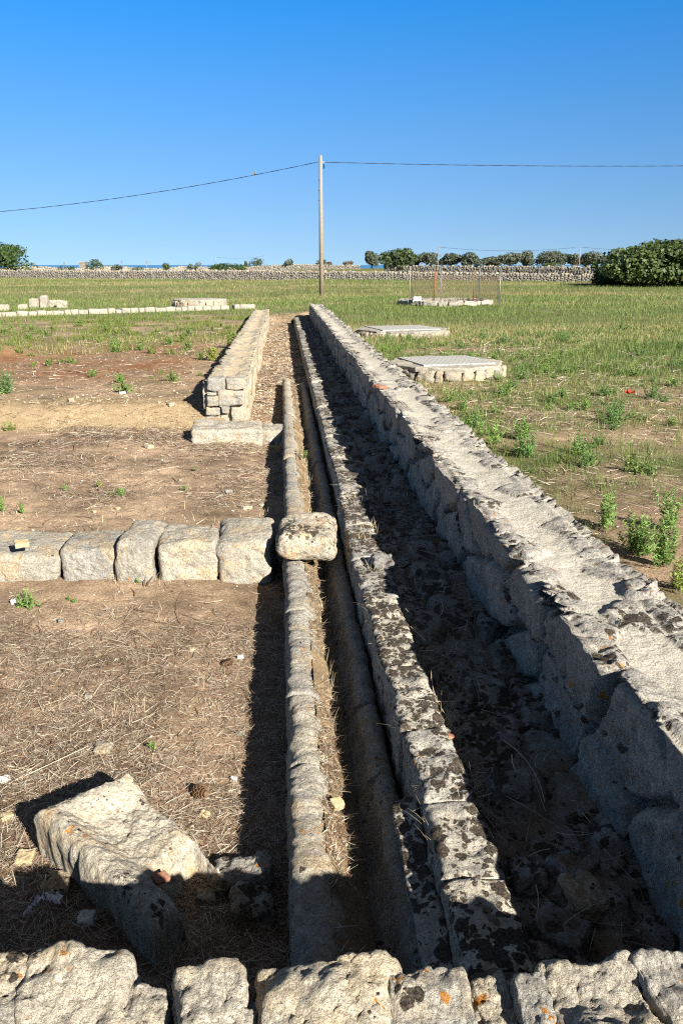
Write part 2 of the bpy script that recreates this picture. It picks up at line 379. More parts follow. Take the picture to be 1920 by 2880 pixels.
# ------------------------------------------------------------------ long rubble walls
def long_wall(name, ys, xl, xr, zl, zr, zt, seed, mat, nz=26, nx=30, stones=1.0, both=True, nface=None):
    ys = np.asarray(ys, float); prof = []
    e = .04
    for t in np.linspace(0, 1, nz): prof.append((0, t, -1))                 # left face
    for t in np.linspace(0, 1, nx)[1:-1]: prof.append((1, t, 0))            # top
    for t in np.linspace(1, 0, nz): prof.append((2, t, 1))                  # right face
    prof = np.array(prof); k = len(prof)
    Y = np.repeat(ys, k); part = np.tile(prof[:, 0], len(ys)); T = np.tile(prof[:, 1], len(ys))
    XL, XR, ZL, ZR, ZT = (np.repeat(np.vectorize(f)(ys), k) for f in (xl, xr, zl, zr, zt))
    X = np.where(part == 0, XL, np.where(part == 2, XR, XL+(XR-XL)*T))
    Z = np.where(part == 0, ZL+(ZT-ZL)*T, np.where(part == 2, ZR+(ZT-ZR)*T, ZT))
    mort = np.zeros(len(Y))
    # face stones
    f1, f2, cid, _, _ = worley(Y/.55+part*31, Z/.33+.3*perlin(np.stack([Y*1.3, Z*2, part], -1), seed), seed)
    ed = ss(.0, .13, f2-f1); bulge = .10*ed-.08+.045*(RND[cid][:, 2]-.5)
    edge_j = .030*perlin(np.stack([Y*1.3, part*9, Y*0], -1), seed+1)+.015*perlin(np.stack([Y*5.1, part*9, Y*0], -1), seed+2)
    up = ss(.75, 1, T)
    dn = bulge*stones+edge_j*np.where(part == 1, 0, .5+.5*up)
    sg = np.where(part == 0, -1, np.where(part == 2, 1, 0))
    X = X+sg*dn
    # top: edge stones with mortar bedding between
    w = XR-XL; tt = (X-XL)/w
    top = (part == 1) | (T > .999)
    g1, g2, gid, gcx, gcy = worley(X/.19+7, Y/.27+.4*perlin(np.stack([X*3, Y*2, X*0], -1), seed+6), seed+3)
    cellx = ((gcx-7)*.19-XL)/w
    isst = ((cellx < .36) & (RND[gid][:, 3] > .12)) | ((cellx > .76) & (RND[gid][:, 3] > .1)) | (RND[gid][:, 3] > .9)
    sh = np.where(isst, ss(.0, .30, g2-g1), 0)
    hh = sh*(.010+.026*RND[gid][:, 2]*RND[gid][:, 1])
    X0 = np.where(top, X, 0)
    sag = -.03*np.sin(np.pi*np.clip(tt, 0, 1))
    Z = Z+np.where(top, hh+sag, np.where(~top, .015*up*stones, 0))
    Z = Z+np.where(top | (T > .95), .022*perlin(np.stack([X*2.2, Y*1.3, X*0], -1), seed+11), 0)
    mort = np.where(top & ~isst, 1.0, np.where(top, 1-ss(0.0, .1, g2-g1), 0))*np.where(top, 1, 0)
    # pull the arris round
    cr = np.where(part == 1, np.minimum(tt, 1-tt)*w, 9.); Z = Z-np.where(cr < e, (e-cr)*.8*(cr < e), 0)
    P = np.stack([X, Y, Z], -1)
    nrm = np.stack([sg, 0*sg, np.where(top, 1, 0)], -1).astype(float)
    stp = np.repeat(np.gradient(ys), k); q = fbm(P*5.5, 2, .5, seed+20)*.012+(lambda a: (a-.5*np.abs(a)))(fbms(P, 13, 4, .62, seed+21, stp))*.017
    q = q*np.where(top, .62-.35*mort, 1)
    P = P+nrm*q[:, None]+np.stack([0*q, .6*q, 0*q], -1)
    F = grid_faces(len(ys), k)
    o = mesh_np(name, P, F, mat, None, True, mort)
    # closing end faces
    me = o.data
    return o, P.reshape(len(ys), k, 3)
def ysteps(y0, y1, s0, kk):
    a = [y0]
    while a[-1] < y1: a.append(a[-1]+max(s0, kk*a[-1]))
    a[-1] = y1; return np.array(a)

def end_face(P, name, mat, parent, flip):
    V = P.copy(); n = len(V); c = V.mean(0)
    return mesh_py(name, list(V), [list(range(n)) if flip else list(range(n))[::-1]], mat, parent, False)

wl = lambda y: 1.17+.0*y
wr = lambda y: 1.17+.50+.012*math.sin(y*.7)
zt = lambda y: .60-.0058*y+.012*math.sin(y*.9)
rw, RP = long_wall('rubble_wall', ysteps(.7, 36.6, .0105, .0030), wl, wr, lambda y: -.1-.005*y, lambda y: .05-.005*y, zt, 21, M['wall'], nz=34, nx=34)
tag(rw, 'long grey rubble stone wall with mortar top running straight away on the right', 'wall')
end_face(RP[-1], 'end_face', M['wall'], rw, False)

lw, LP = long_wall('rubble_wall', ysteps(12.35, 36.5, .04, .004), lambda y: -1.16, lambda y: -.56+.02*math.sin(y), lambda y: -.4-.005*y, lambda y: -.35-.005*y,
                   lambda y: .40-.006*y, 33, M['cream'], nz=24, nx=22, stones=.7)
tag(lw, 'cream stone wall with squared stones at its near end left of the earth path', 'wall')
# plaster-like mortar on the right-hand face
att = lw.data.color_attributes['tint']; n_ = len(lw.data.vertices); buf = np.zeros(n_*4, np.float32); att.data.foreach_get('color', buf); buf = buf.reshape(-1, 4)
P_ = LP.reshape(-1, 3); side = P_[:, 0] > -.62
mm = np.clip(.5+1.4*fbm(P_*3., 3, .5, 3)+.3, 0, 1)*side*(P_[:, 2] < .33-.006*P_[:, 1])
buf[:, :3] = np.maximum(buf[:, :3], mm[:, None]); att.data.foreach_set('color', buf.ravel())
end_face(LP[0], 'mortar_core', M['cream'], lw, True)
# end stones of the left wall, seen face on : (x0,x1,z0,z1) in the 262..610 x 770..1200 detail
def ef(u0, u1, v0, v1):
    y = 12.3; a = piy(500+u0/3.267, 820+v1/3.267, y); b = piy(500+u1/3.267, 820+v0/3.267, y); return a, b
for k, (u0, u1, v0, v1) in enumerate([(268, 440, 780, 915), (440, 622, 785, 903), (268, 362, 920, 955), (266, 384, 955, 1056), (372, 616, 905, 1046),
                                      (262, 392, 1060, 1138), (402, 476, 1050, 1122), (262, 396, 1141, 1205), (384, 412, 1010, 1060), (398, 460, 1128, 1195), (484, 600, 1058, 1200)]):
    a, b = ef(u0+3, u1-3, v0+3, v1-3); c = (a+b)/2
    rock('stone', (b[0]-a[0], .22, b[2]-a[2]), (c[0], 12.37, c[2]), M['cream'] if k == 10 else M['pale'], 40+k, 14, parent=lw, rad=.3, lump=.07, rough=.03, warp=.13)

# ------------------------------------------------------------------ near wall (rubble in mortar)
nw = empty('rubble_wall', 'low sunlit wall of rough sandy stones along the bottom edge of the photo', 'wall', (0, 1.15, -.2))
nw_off = np.array([0, 1.15, -.2])
xs = np.arange(-2.4, 2.6, .02); ysn = np.concatenate([[1.41]*8, np.linspace(1.41, .78, 40), [.78]*4])
zp = np.concatenate([np.linspace(-.35, .45, 8), np.full(40, .485), np.linspace(.4, .1, 4)])
XX, J = np.meshgrid(xs, np.arange(len(ysn)), indexing='ij'); x_ = XX.ravel(); y_ = ysn[J.ravel()]; z_ = zp[J.ravel()]
f1, f2, cid, _, _ = worley(x_/.13, y_/.13+z_/.17, 5)
q = .05*ss(0, .3, f2-f1)*RND[cid][:, 2]+.03*fbm(np.stack([x_, y_, z_], -1)*7, 4, .6, 8)
tp = ss(.36, .47, z_)
P_ = np.stack([x_, y_+q*(1-tp), z_+q*tp*1.2], -1)-nw_off
mesh_np('mortar', P_, grid_faces(len(xs), len(ysn)), M['mortar'], nw)
# stones: photo x0,x1 (full size pixels), top y, row depth
ns = [(-230, -30, 2700, 0), (-20, 100, 2690, 0), (104, 372, 2688, 0), (368, 480, 2775, 1), (528, 700, 2716, 0), (722, 1082, 2700, 0), (1092, 1322, 2725, 0), (1322, 1420, 2748, 1), (1420, 1510, 2742, 0),
      (1508, 1760, 2690, 0), (1785, 1960, 2690, 0), (1960, 2200, 2700, 0),
      (-20, 170, 2815, 2), (190, 330, 2830, 2), (330, 480, 2840, 2), (500, 600, 2800, 2), (1320, 1400, 2790, 2), (1330, 1480, 2835, 2), (1470, 1640, 2800, 2), (1690, 1800, 2795, 2), (1790, 1930, 2800, 2), (600, 730, 2850, 2), (1080, 1180, 2840, 2)]
for k, (u0, u1, v, row) in enumerate(ns):
    z = .58 if row == 0 else .55 if row == 1 else .54
    a = pix(u0, v, z); b = pix(u1, v, z); w = (b[0]-a[0]); dpt = [.30, .16, .16][row]*(1+.2*rs.rand())
    hz = [.24, .2, .16][row]
    c = (a+b)/2; c[1] -= dpt*.47; c[2] = z-hz*.47
    rock('stone', (w*1.04, dpt, hz), c-nw_off, M['near'], 100+k*7, 30, (0, 0, rs.uniform(-.12, .12)), nw, rad=.2, lump=.11, rough=.044, warp=.14, taper=(-.04, -.04))
for k, (x0, x1, z) in enumerate([(-1.0, -.35, -.02), (-1.8, -1.02, -.05)]):
    rock('footing_stone', (x1-x0, .32, .3), np.array([(x0+x1)/2, 1.58, z-.13])-nw_off, M['near'], 300+k, 20, (0, 0, .05), nw, rad=.35, lump=.1, rough=.05)

# ------------------------------------------------------------------ gutter stones
def sweep_stone(name, y0, y1, prof, mat, seed, amp=.012, xo=0, zo=0, step=None):
    step = step or max(.010, .0032*y0); ny = max(6, int((y1-y0)/step)); ys = np.linspace(y0, y1, ny); k = len(prof)
    t = np.minimum(ys-y0, y1-ys); sh = np.clip(t/.03, 0, 1); sh = 1-.07*(1-np.sqrt(1-(1-sh)**2))
    cen = prof.mean(0)
    V = np.zeros((ny, k, 3))
    V[:, :, 0] = cen[0]+(prof[None, :, 0]-cen[0])*sh[:, None]; V[:, :, 2] = cen[1]+(prof[None, :, 1]-cen[1])*sh[:, None]; V[:, :, 1] = ys[:, None]
    V[:, :, 2] += slope(V[:, :, 1])
    tan = np.roll(prof, -1, 0)-np.roll(prof, 1, 0); nr = np.stack([tan[:, 1], 0*tan[:, 0], -tan[:, 0]], -1); nr /= np.linalg.norm(nr, axis=1)[:, None]+1e-9
    ar = 0
    nr = np.tile(nr, (ny, 1)); P = V.reshape(-1, 3)
    a = fbm(P*4, 2, .5, seed)*.7*amp+fbms(P*np.array([1.3, 1, 1.3]), 12, 4, .62, seed+4, step)*1.1*amp-.010*ss(.15, .6, fbm(P*np.array([6, 3, 6]), 2, .5, seed+6))
    P = P+nr*a[:, None]*-1
    P = P+np.stack([.009*perlin(np.stack([P[:, 1]*2.5, P[:, 2]*2, P[:, 0]*0+seed], -1)), 0*a, 0*a], -1)
    P[:, 0] += xo; P[:, 2] += zo
    F = [list(map(int, f)) for f in grid_faces(ny, k, True)]
    F.append(list(range(k))[::-1]); F.append(list(range((ny-1)*k, ny*k)))
    return mesh_py(name, P, F, mat)
def resample(pts, n):
    pts = np.array(pts+[pts[0]], float); d = np.r_[0, np.cumsum(np.hypot(*np.diff(pts, axis=0).T))]
    t = np.linspace(0, d[-1], n, endpoint=False); return np.stack([np.interp(t, d, pts[:, i]) for i in (0, 1)], -1)
GP = [(0, -.34), (.0, -.10), (.006, -.04), (.028, -.02), (.07, -.014), (.115, -.022), (.15, -.05), (.185, -.10), (.235, -.23), (.29, -.23), (.335, -.18), (.36, -.105), (.385, -.085), (.41, -.08), (.44, -.085), (.455, -.12), (.455, -.34)]
ordn = ['first', 'second', 'third', 'fourth', 'fifth', 'sixth', 'seventh', 'eighth', 'ninth', 'tenth', 'eleventh', 'twelfth', 'thirteenth', 'fourteenth', 'fifteenth', 'sixteenth', 'seventeenth', 'eighteenth', 'nineteenth', 'twentieth',
        'twenty-first', 'twenty-second', 'twenty-third', 'twenty-fourth', 'twenty-fifth', 'twenty-sixth', 'twenty-seventh', 'twenty-eighth', 'twenty-ninth', 'thirtieth']
yj = [1.66]+[pix(800, v/.8167, -.03)[1] for v in (1757, 1590, 1395, 1180, 1040)]
yj += [10.2, 12.0, 13.9, 16.1]
pg = resample(GP, 64)
for i in range(len(yj)-1):
    gp = pg if i < 6 else resample(GP, 40)
    o = sweep_stone('gutter_stone', yj[i]+.004, yj[i+1]-.004, gp, M['gutter'], 60+i*5, .0115, xo=rs.uniform(-.026, -.012), zo=rs.uniform(-.010, .010))
    tag(o, f'hollowed stone gutter length, {ordn[i]} counting from the near wall', 'gutter stone', 'stone gutter lengths laid end to end')
# soil lying in the gutter
xs = np.linspace(.125, .27, 18); ysg = ysteps(1.7, 16.0, .02, .004); XX, YY = np.meshgrid(xs, ysg, indexing='ij'); x_, y_ = XX.ravel(), YY.ravel()
z_ = -.055-1.0*(x_-.13)+slope(y_)+.02*fb2(x_, y_, 4, 4, .55, 31)+.03*fb2(x_*0, y_, 1.2, 2, .5, 32)
tc = np.array([.22, .165, .105])*(1+.3*fb2(x_, y_, 9, 3, .6, 33))[:, None]
tag(mesh_np('gutter_soil', np.stack([x_, y_, z_], -1), grid_faces(len(xs), len(ysg))[:, ::-1], M['ground'], col=tc), kind='structure')
# ------------------------------------------------------------------ kerb beside the gutter
cj = [pix(1130, v/.8167, .07)[1] for v in (2290, 2060, 1872, 1700, 1545)]+[4.62, 5.35, 6.15, 7.05, 7.9, 8.6, 9.7, 10.8, 12.0, 13.3, 14.7, 16.2, 17.6, 19.3, 21.2, 23.1, 25.2, 27.4, 29.8, 32.4, 35.6]
KP = [(0, -.3), (0, -.06), (.006, -.015), (.03, 0), (.2, .005), (.235, -.008), (.245, -.05), (.245, -.3)]
for i in range(len(cj)-1):
    y0, y1 = cj[i], cj[i+1]; zt_ = .135 if y0 < 4.5 else .09
    pr = np.array(KP); pr[:, 0] = .472+pr[:, 0]*(rs.uniform(.80, .92) if y0 < 4.5 else rs.uniform(.9, 1.05)); pr[:, 1] += zt_+rs.uniform(-.018, .018)
    xo = rs.uniform(-.01, .01)+(-.010 if y0 < 4.5 else 0)-(.028 if 4.6 < y0 < 7 else 0)
    o = sweep_stone('kerb_stone', y0+.006, y1-(.05 if i == 4 else .006), resample([tuple(p) for p in pr], 56 if i < 9 else 34), M['curb'], 160+i*5, .0115, xo)
    w = ('short lichen-blotched kerb stone' if y1-y0 < .6 else 'lichen-blotched kerb stone' if y1-y0 < 1.3 else 'long pale kerb stone')
    tag(o, f'{w} between gutter and paving, {ordn[i]} from the near wall', 'kerb stone', 'kerb stones between gutter and paving')
o = rock('upright_slab', (.10, 1.15, .30), (.455, 2.12, -.10), M['curb'], 401, 22, (0, R(-14), 0), rad=.25, lump=.06, rough=.04, warp=.05)
tag(o, 'black-spotted slab leaning against the shaded foot of the kerb', 'slab')
# ------------------------------------------------------------------ paving between kerb and right wall
xs = np.linspace(.62, 1.24, 42); ysg = ysteps(1.35, 37.2, .018, .0045); XX, YY = np.meshgrid(xs, ysg, indexing='ij'); x_, y_ = XX.ravel(), YY.ravel()
f1, f2, cid, _, _ = worley(x_/.21, y_/.26+.3*fb2(x_, y_, 2, 2, .5, 3), 41)
z_ = .02+slope(y_)+(.085*RND[cid][:, 2])*ss(.0, .3, f2-f1)+.02*fb2(x_, y_, 4, 2, .5, 42)+.018*fbms(np.stack([x_, y_, 0*x_], -1), 14, 4, .62, 43, np.maximum(.018, .0045*y_))-.10*ss(36.6, 37.1, y_)
tag(mesh_np('pavement', np.stack([x_, y_, z_], -1), grid_faces(len(xs), len(ysg))[:, ::-1], M['paving']), kind='structure')

# ------------------------------------------------------------------ cross row of blocks and the stone on the gutter
row = [(-200, 158, 1497, 1640, 1565, .02, 'long weathered block with a flat chip on top at the left frame edge'),
       (163, 330, 1490, 1635, 1552, .0, 'rounded pale block with ochre stained foot, second of the cross row'),
       (328, 438, 1468, 1640, 1530, -.1, 'narrow wedge-shaped block in the middle of the cross row'),
       (440, 610, 1478, 1636, 1535, .02, 'squared block with orange lichen on its top edge'),
       (607, 772, 1460, 1632, 1528, -.02, 'squared block next to the gutter at the right end of the row')]
for k, (u0, u1, vt, vb, vf, rz, lab) in enumerate(row):
    c0 = pix((u0+u1)/2, vb, -.23); y0 = c0[1]
    a = piy(u0, vf, y0+.02); b = piy(u1, vf, y0+.02); ztop = (a[2]+b[2])/2
    yb = pix((u0+u1)/2, vt, ztop)[1]; wx = b[0]-a[0]; dp = (yb-y0)*.9; hh = ztop+.32
    o = rock('stone_block', (wx*.985, dp, hh), ((a[0]+b[0])/2, y0+dp/2+.02, ztop-hh/2+.02), M['pale'], 500+k*9, 34, (R(2), R(rs.uniform(-2, 2)), rz), rad=.32, lump=.04, rough=.022, warp=.09, taper=(.03, 0))
    tag(o, lab, 'stone block', 'row of stone blocks across the excavation')
c = pix(852, 1512, .10)
o = rock('capstone', (.43, .64, .20), (.155, 5.87, .062), M['spot'], 560, 34, (0, R(2), R(-4)), rad=.85, lump=.08, rough=.03, warp=.10)
tag(o, 'rounded pale capstone with small black spots lying across the gutter', 'capstone')
c = pix(60, 1512, .10)
o = rock('stone_chip', (.10, .085, .035), (c[0], c[1], .055), M['yellow'], 565, 10, (R(8), 0, R(20)), rad=.4, lump=.05, rough=.02)
tag(o, 'flat sandy stone chip resting on the block at the left edge', 'stone')
# slab at the foot of the left wall
a = pix(533, 1251, -.25); b = pix(735, 1251, -.25)
o = rock('threshold_slab', (b[0]-a[0], .62, .30), ((a[0]+b[0])/2, a[1]+.38, -.21), M['gutter'], 570, 30, (R(2), R(1), R(2)), rad=.3, lump=.07, rough=.04, warp=.06)
tag(o, 'broad threshold slab at the foot of the cream wall end', 'slab')
o = rock('threshold_slab', (.36, .5, .26), (b[0]+.18, b[1]+.52, -.23), M['gutter'], 575, 22, (R(2), 0, R(-3)), rad=.35, lump=.08, rough=.05, warp=.06)
tag(o, 'smaller worn slab between the broad threshold slab and the gutter', 'slab')

# ------------------------------------------------------------------ fallen trough fragment
def bil(A, B, Cc, D, u, v):
    return A*((1-u)*(1-v))[:, None]+B*(u*(1-v))[:, None]+Cc*(u*v)[:, None]+D*((1-u)*v)[:, None]
A = pix(90, 2262, .02)[:2]; B = pix(362, 2136, .03)[:2]; Cc = pix(612, 2380, -.07)[:2]; D = pix(440, 2650, -.08)[:2]
def bil2(P0, P1, P2, P3, u, v): return bil(P0, P1, P2, P3, u, v)
n = 110; u, v = np.meshgrid(np.linspace(0, 1, n), np.linspace(0, 1, n), indexing='ij'); u = u.ravel(); v = v.ravel()
XY = bil(A, B, Cc, D, u, v)
# rim along u=0 (left arm, A-D) and along v=0 (back rim, A-B); hollow towards the C corner
rim = np.maximum(1-ss(.10, .46, u), (1-ss(.05, .27, v))*(1-.2*u))
hz = -.075+.085*rim-.02*v-.26*ss(.66, .9, v)*ss(.34, .52, u)*ss(1.02, .9, u-.0)
edge = np.minimum(np.minimum(u, 1-u), np.minimum(v, 1-v)); rn = 1-np.sqrt(np.clip(1-(1-np.clip(edge/.10, 0, 1))**2, 0, 1))
hz = hz-.055*rn
P_ = np.stack([XY[:, 0], XY[:, 1], hz], -1)
q = fbm(P_*5, 2, .5, 71)*.006+fbm(P_*18, 4, .66, 72)*.008
P_[:, 2] += q; cen = XY.mean(0)
out = (P_[:, :2]-cen); out /= np.linalg.norm(out, axis=1)[:, None]
jag = .009*perlin(np.stack([P_[:, 0]*7, P_[:, 1]*7, P_[:, 0]*0], -1), 5)+.012*perlin(P_*25, 6)
P_[:, :2] += out*(jag*np.clip(1-edge/.16, 0, 1)**2)[:, None]
idx = np.arange(n*n).reshape(n, n); per = np.concatenate([idx[:-1, 0], idx[-1, :-1], idx[::-1, -1][:-1], idx[0, ::-1][:-1]])
F = [list(map(int, f)) for f in grid_faces(n, n)[:, ::-1]]; V = [P_]; base = n*n; prev = per
for lv in range(1, 9):
    t = lv/8.; rg = P_[per].copy(); rg[:, 2] = rg[:, 2]*(1-t)+(-.34)*t; o_ = out[per]; rg[:, :2] += o_*(.006*math.sin(t*3.1)-.05*t)
    rg += (fbm(rg*9, 4, .6, 75)*.010)[:, None]*np.c_[o_, 0*o_[:, :1]]
    cur = np.arange(base, base+len(per)); V.append(rg); L = len(per)
    for i in range(L): F.append([int(prev[i]), int(prev[(i+1) % L]), int(cur[(i+1) % L]), int(cur[i])])
    base += L; prev = cur
V = np.concatenate(V)
o = mesh_py('trough_fragment', V, F, M['trough']); me = o.data
import bmesh
bm = bmesh.new(); bm.from_mesh(me); bmesh.ops.recalc_face_normals(bm, faces=bm.faces); bm.to_mesh(me); bm.free(); me.shade_smooth()
tag(o, 'large broken trough fragment with raised rims and orange lichen at lower left', 'stone trough')

# ------------------------------------------------------------------ single loose stones
def stone_at(px, py, w, label, mat, seed, hz=.6, z=None, name='stone', flat=1.0, n=12, rot=0, cat='stone', rad=.5, lump=.14):
    p = on_ground(px, py) if z is None else pix(px, py, z)
    h = w*hz
    o = rock(name, (w, w*flat, h), (p[0], p[1], p[2]+h*.32), mat, seed, n, (rs.uniform(-.15, .15), rs.uniform(-.15, .15), rot), rad=rad, lump=lump, rough=.05, warp=.16)
    return tag(o, label, cat)
S = [(292, 2113, .085, 'flat grey stone touching the upper shadow of the trough fragment', 'pale', .5),
     (676, 1852, .035, 'small white stone on the straw left of the gutter shadow', 'white', .8),
     (250, 1962, .035, 'pale tan pebble alone on straw above the trough fragment', 'pale', .7),
     (542, 1828, .035, 'flat pinkish pebble on straw below the cross row', 'yellow', .5),
     (676, 2065, .04, 'flat olive stone half inside the gutter shadow edge', 'pale', .4),
     (658, 2195, .03, 'white pebble close to the dark gutter shadow above the trough', 'white', .8),
     (577, 2296, .04, 'yellowish pebble right of the trough point', 'yellow', .6),
     (14, 2197, .04, 'white pebble at the left frame edge beside the trough shadow', 'white', .7),
     (640, 1385, .09, 'pale flat stone lying on bare soil before the threshold slab', 'pale', .4),
     (620, 1398, .05, 'small stone touching the flat pale one on bare soil', 'rubble', .7),
     (690, 1430, .11, 'flat buried stone beside the gutter shadow behind the cross row', 'rubble', .35),
     (265, 1442, .04, 'tan angular stone behind the narrow wedge block', 'yellow', .7),
     (332, 1432, .045, 'flat tan pebble behind the cross row of blocks', 'yellow', .5),
     (735, 1425, .05, 'upright pale stone at the gutter shadow behind the cross row', 'pale', .9),
     (40, 1695, .05, 'white stone beside the tall weed at left below the cross row', 'white', .7),
     (172, 1750, .04, 'light angular stone under the left end of the cross row', 'pale', .7),
     (345, 1108, .08, 'whitish cobble on the crest of the earth bank', 'white', .5),
     (420, 1260, .10, 'tan cobble on the dirt at the foot of the earth bank', 'rubble', .6),
     (205, 1172, .09, 'cobble stuck in the sloping earth bank', 'rubble', .7),
     (480, 1135, .10, 'pale cobble half way up the earth bank near the wall end', 'pale', .6),
     (20, 2300, .05, 'tan pebble left of the trough fragment', 'yellow', .5)]
for k, (px, py, w, lab, mt, hz) in enumerate(S): stone_at(px, py, w, lab, M[mt], 700+k*3, hz, flat=rs.uniform(.7, 1.1), rot=rs.uniform(0, 3))
stone_at(245, 2592, .058, 'bright white stone in the shade beside the trough arm', M['white'], 781, .6, n=14)
stone_at(706, 2575, .15, 'grey boulder in the shade between trough and gutter', M['rubble'], 782, .75, n=22)
stone_at(690, 2480, .21, 'dark weathered lump just beyond the shadow edge right of the trough', M['gutter'], 783, .5, n=22, flat=.7)
stone_at(580, 2530, .07, 'flat shaded stone inside the trough hollow', M['rubble'], 784, .5, n=12)
stone_at(160, 2495, .10, 'flat brown stone against the trough arm in the shade', M['rubble'], 785, .45, n=14)
stone_at(72, 2418, .07, 'tan stone on the shadow edge left of the trough', M['yellow'], 786, .45, n=14)
p = pix(452, 2463, -.09); o = rock('tile_sherd', (.055, .045, .014), (p[0], p[1], -.10), M['terra'], 787, 10, (.2, .1, .6), rad=.3); tag(o, 'triangular terracotta sherd lying in the shaded trough hollow', 'sherd')
p = pix(946, 2246, -.06); o = rock('tile_sherd', (.05, .045, .03), (p[0], p[1], -.085), M['yellow'], 788, 12, (.3, .1, .5), rad=.25, lump=.04); tag(o, 'yellowish squared brick chunk in the gutter straw', 'sherd')
p = pix(921, 2272, -.06); o = rock('tile_sherd', (.035, .04, .025), (p[0], p[1], -.09), M['terra'], 789, 12, (.1, .3, .2), rad=.3); tag(o, 'reddish brick chunk beside the yellowish one in the gutter', 'sherd')
p = pix(1265, 2085, .1); o = rock('tile_sherd', (.035, .03, .02), (p[0], p[1], .12), M['terra'], 790, 8, (.1, .3, .2), rad=.3); tag(o, 'bright orange brick crumb on the edge of the lichened kerb', 'sherd')
p = pix(1068, 1092, .56); o = rock('tile_sherd', (.16, .12, .04), (p[0], p[1], p[2]+.02), M['terra'], 791, 10, (.1, .1, .8), rad=.3); tag(o, 'orange tile piece set in the long grey wall top', 'sherd')
# shaded stones lying on the paving
PV = [(1430, 2235, .17, 'large rounded stone on the shaded paving'), (1635, 2545, .14, 'tall pale leaning stone on the shaded paving near the wall'), (1590, 2530, .09, 'stone left of the pale leaning stone'),
      (1330, 2540, .13, 'squarish stone next to the sunlit kerb end'), (1570, 2650, .16, 'black-spotted boulder on the paving before the near wall'), (1350, 2620, .16, 'flat black-spotted stone at the kerb foot before the near wall'),
      (1480, 2480, .12, 'pale spotted stone in the middle of the shaded paving'), (1610, 2470, .16, 'round spotted stone on the shaded paving above the leaning stone'), (1290, 2160, .09, 'stone leaning on the kerb at the sun edge'), (1075, 1600, .16, 'whitish stone protruding beside the kerb gap')]
for k, (px, py, w, lab) in enumerate(PV): stone_at(px, py, w, lab, M['paving'] if k != 1 else M['rubble'], 800+k*3, .6, z=.04, n=20, flat=.85, rot=rs.uniform(0, 3))
# torn paper
t = np.linspace(0, 1, 26); pts = [pix(a, b, -.15) for a, b in ((70, 2578), (100, 2545), (130, 2532), (168, 2540))]
pp = np.stack([np.interp(t, np.linspace(0, 1, 4), [q_[i] for q_ in pts]) for i in range(3)], -1); V = []
for i, q_ in enumerate(pp):
    w = .012+.012*abs(math.sin(i*1.7))
    for j in range(6): V.append(q_+np.array([.5*w*RND[(i*7+j*3) % 256, 0], (j-2.5)/2.5*w*(.5+RND[i*5 % 256, 1]), .022*RND[(i*6+j) % 256, 2]+.006]))
o = mesh_py('paper_scrap', V, [list(map(int, f)) for f in grid_faces(26, 6)], M['rag']); o.modifiers.new('t', 'SOLIDIFY').thickness = .001
tag(o, 'torn crumpled strip of white paper in the shade at lower left', 'paper')
# pine cones
def pine_cone(px, py, L, lab, rz, z=None):
    p = on_ground(px, py) if z is None else pix(px, py, z); e = empty('pine_cone', lab, 'pine cone', (p[0], p[1], p[2]+L*.28))
    mb = MB(); core = [(0, 0, L*(t_-.5)) for t_ in np.linspace(0, 1, 9)]; rr = [L*.26*math.sin(math.pi*(.08+.88*t_))**.7 for t_ in np.linspace(0, 1, 9)]
    V, F = tube(core, np.array(rr)*.8, 12); me1 = MB().add(V, F)
    for r_ in range(9):
        t_ = (r_+.5)/9; rad_ = L*.30*math.sin(math.pi*(.1+.85*t_))**.7
        for s_ in range(9):
            a_ = 2*math.pi*(s_+.5*(r_ % 2))/9; c_ = np.array([math.cos(a_), math.sin(a_), 0]); tt_ = np.array([-math.sin(a_), math.cos(a_), 0]); z0 = L*(t_-.5)
            w = L*.085; b0 = c_*rad_*.6+np.array([0, 0, z0]); tip = c_*rad_*1.15+np.array([0, 0, z0+L*.07])
            mb.add([b0-tt_*w*.5, b0+tt_*w*.5, tip+tt_*w, tip-tt_*w, tip+np.array([0, 0, -L*.035])+tt_*w*.9, tip+np.array([0, 0, -L*.035])-tt_*w*.9], [[0, 1, 2, 3], [3, 2, 4, 5], [5, 4, 1, 0]])
    a = me1.build('core', M['cone'], e, True); b = mb.build('scales', M['cone'], e)
    e.rotation_euler = (R(80), 0, rz); return e
pine_cone(562, 2240, .095, 'open brown pine cone on straw just right of the trough', .8)
pine_cone(640, 1872, .07, 'small dark pine cone on straw at the gutter shadow edge', 2.)

# ------------------------------------------------------------------ ribbons: straw, grass
def ribbons(base, direc, side, L, w, bend, col, seg=2, name='straw', mat=None, tipw=.15):
    """base (n,3), direc/side unit (n,3), L,w,bend (n), bend is a vector drop at the tip"""
    n = len(base); K = seg+1; V = np.zeros((n, K, 2, 3))
    for k in range(K):
        t = k/seg; c = base+direc*(L*t)[:, None]+bend*(t*t); ww = w*(1-t*(1-tipw))
        V[:, k, 0] = c-side*(ww/2)[:, None]; V[:, k, 1] = c+side*(ww/2)[:, None]
    V = V.reshape(-1, 3); b = (np.arange(n)*K*2)[:, None, None]
    f = np.array([[2*k, 2*k+1, 2*k+3, 2*k+2] for k in range(seg)])[None]
    F = (b+f).reshape(-1, 4); cc = np.repeat(col, K*2, 0)
    return mesh_np(name, V, F, mat, None, False, cc)
def unit(a): return a/(np.linalg.norm(a, axis=1)[:, None]+1e-9)
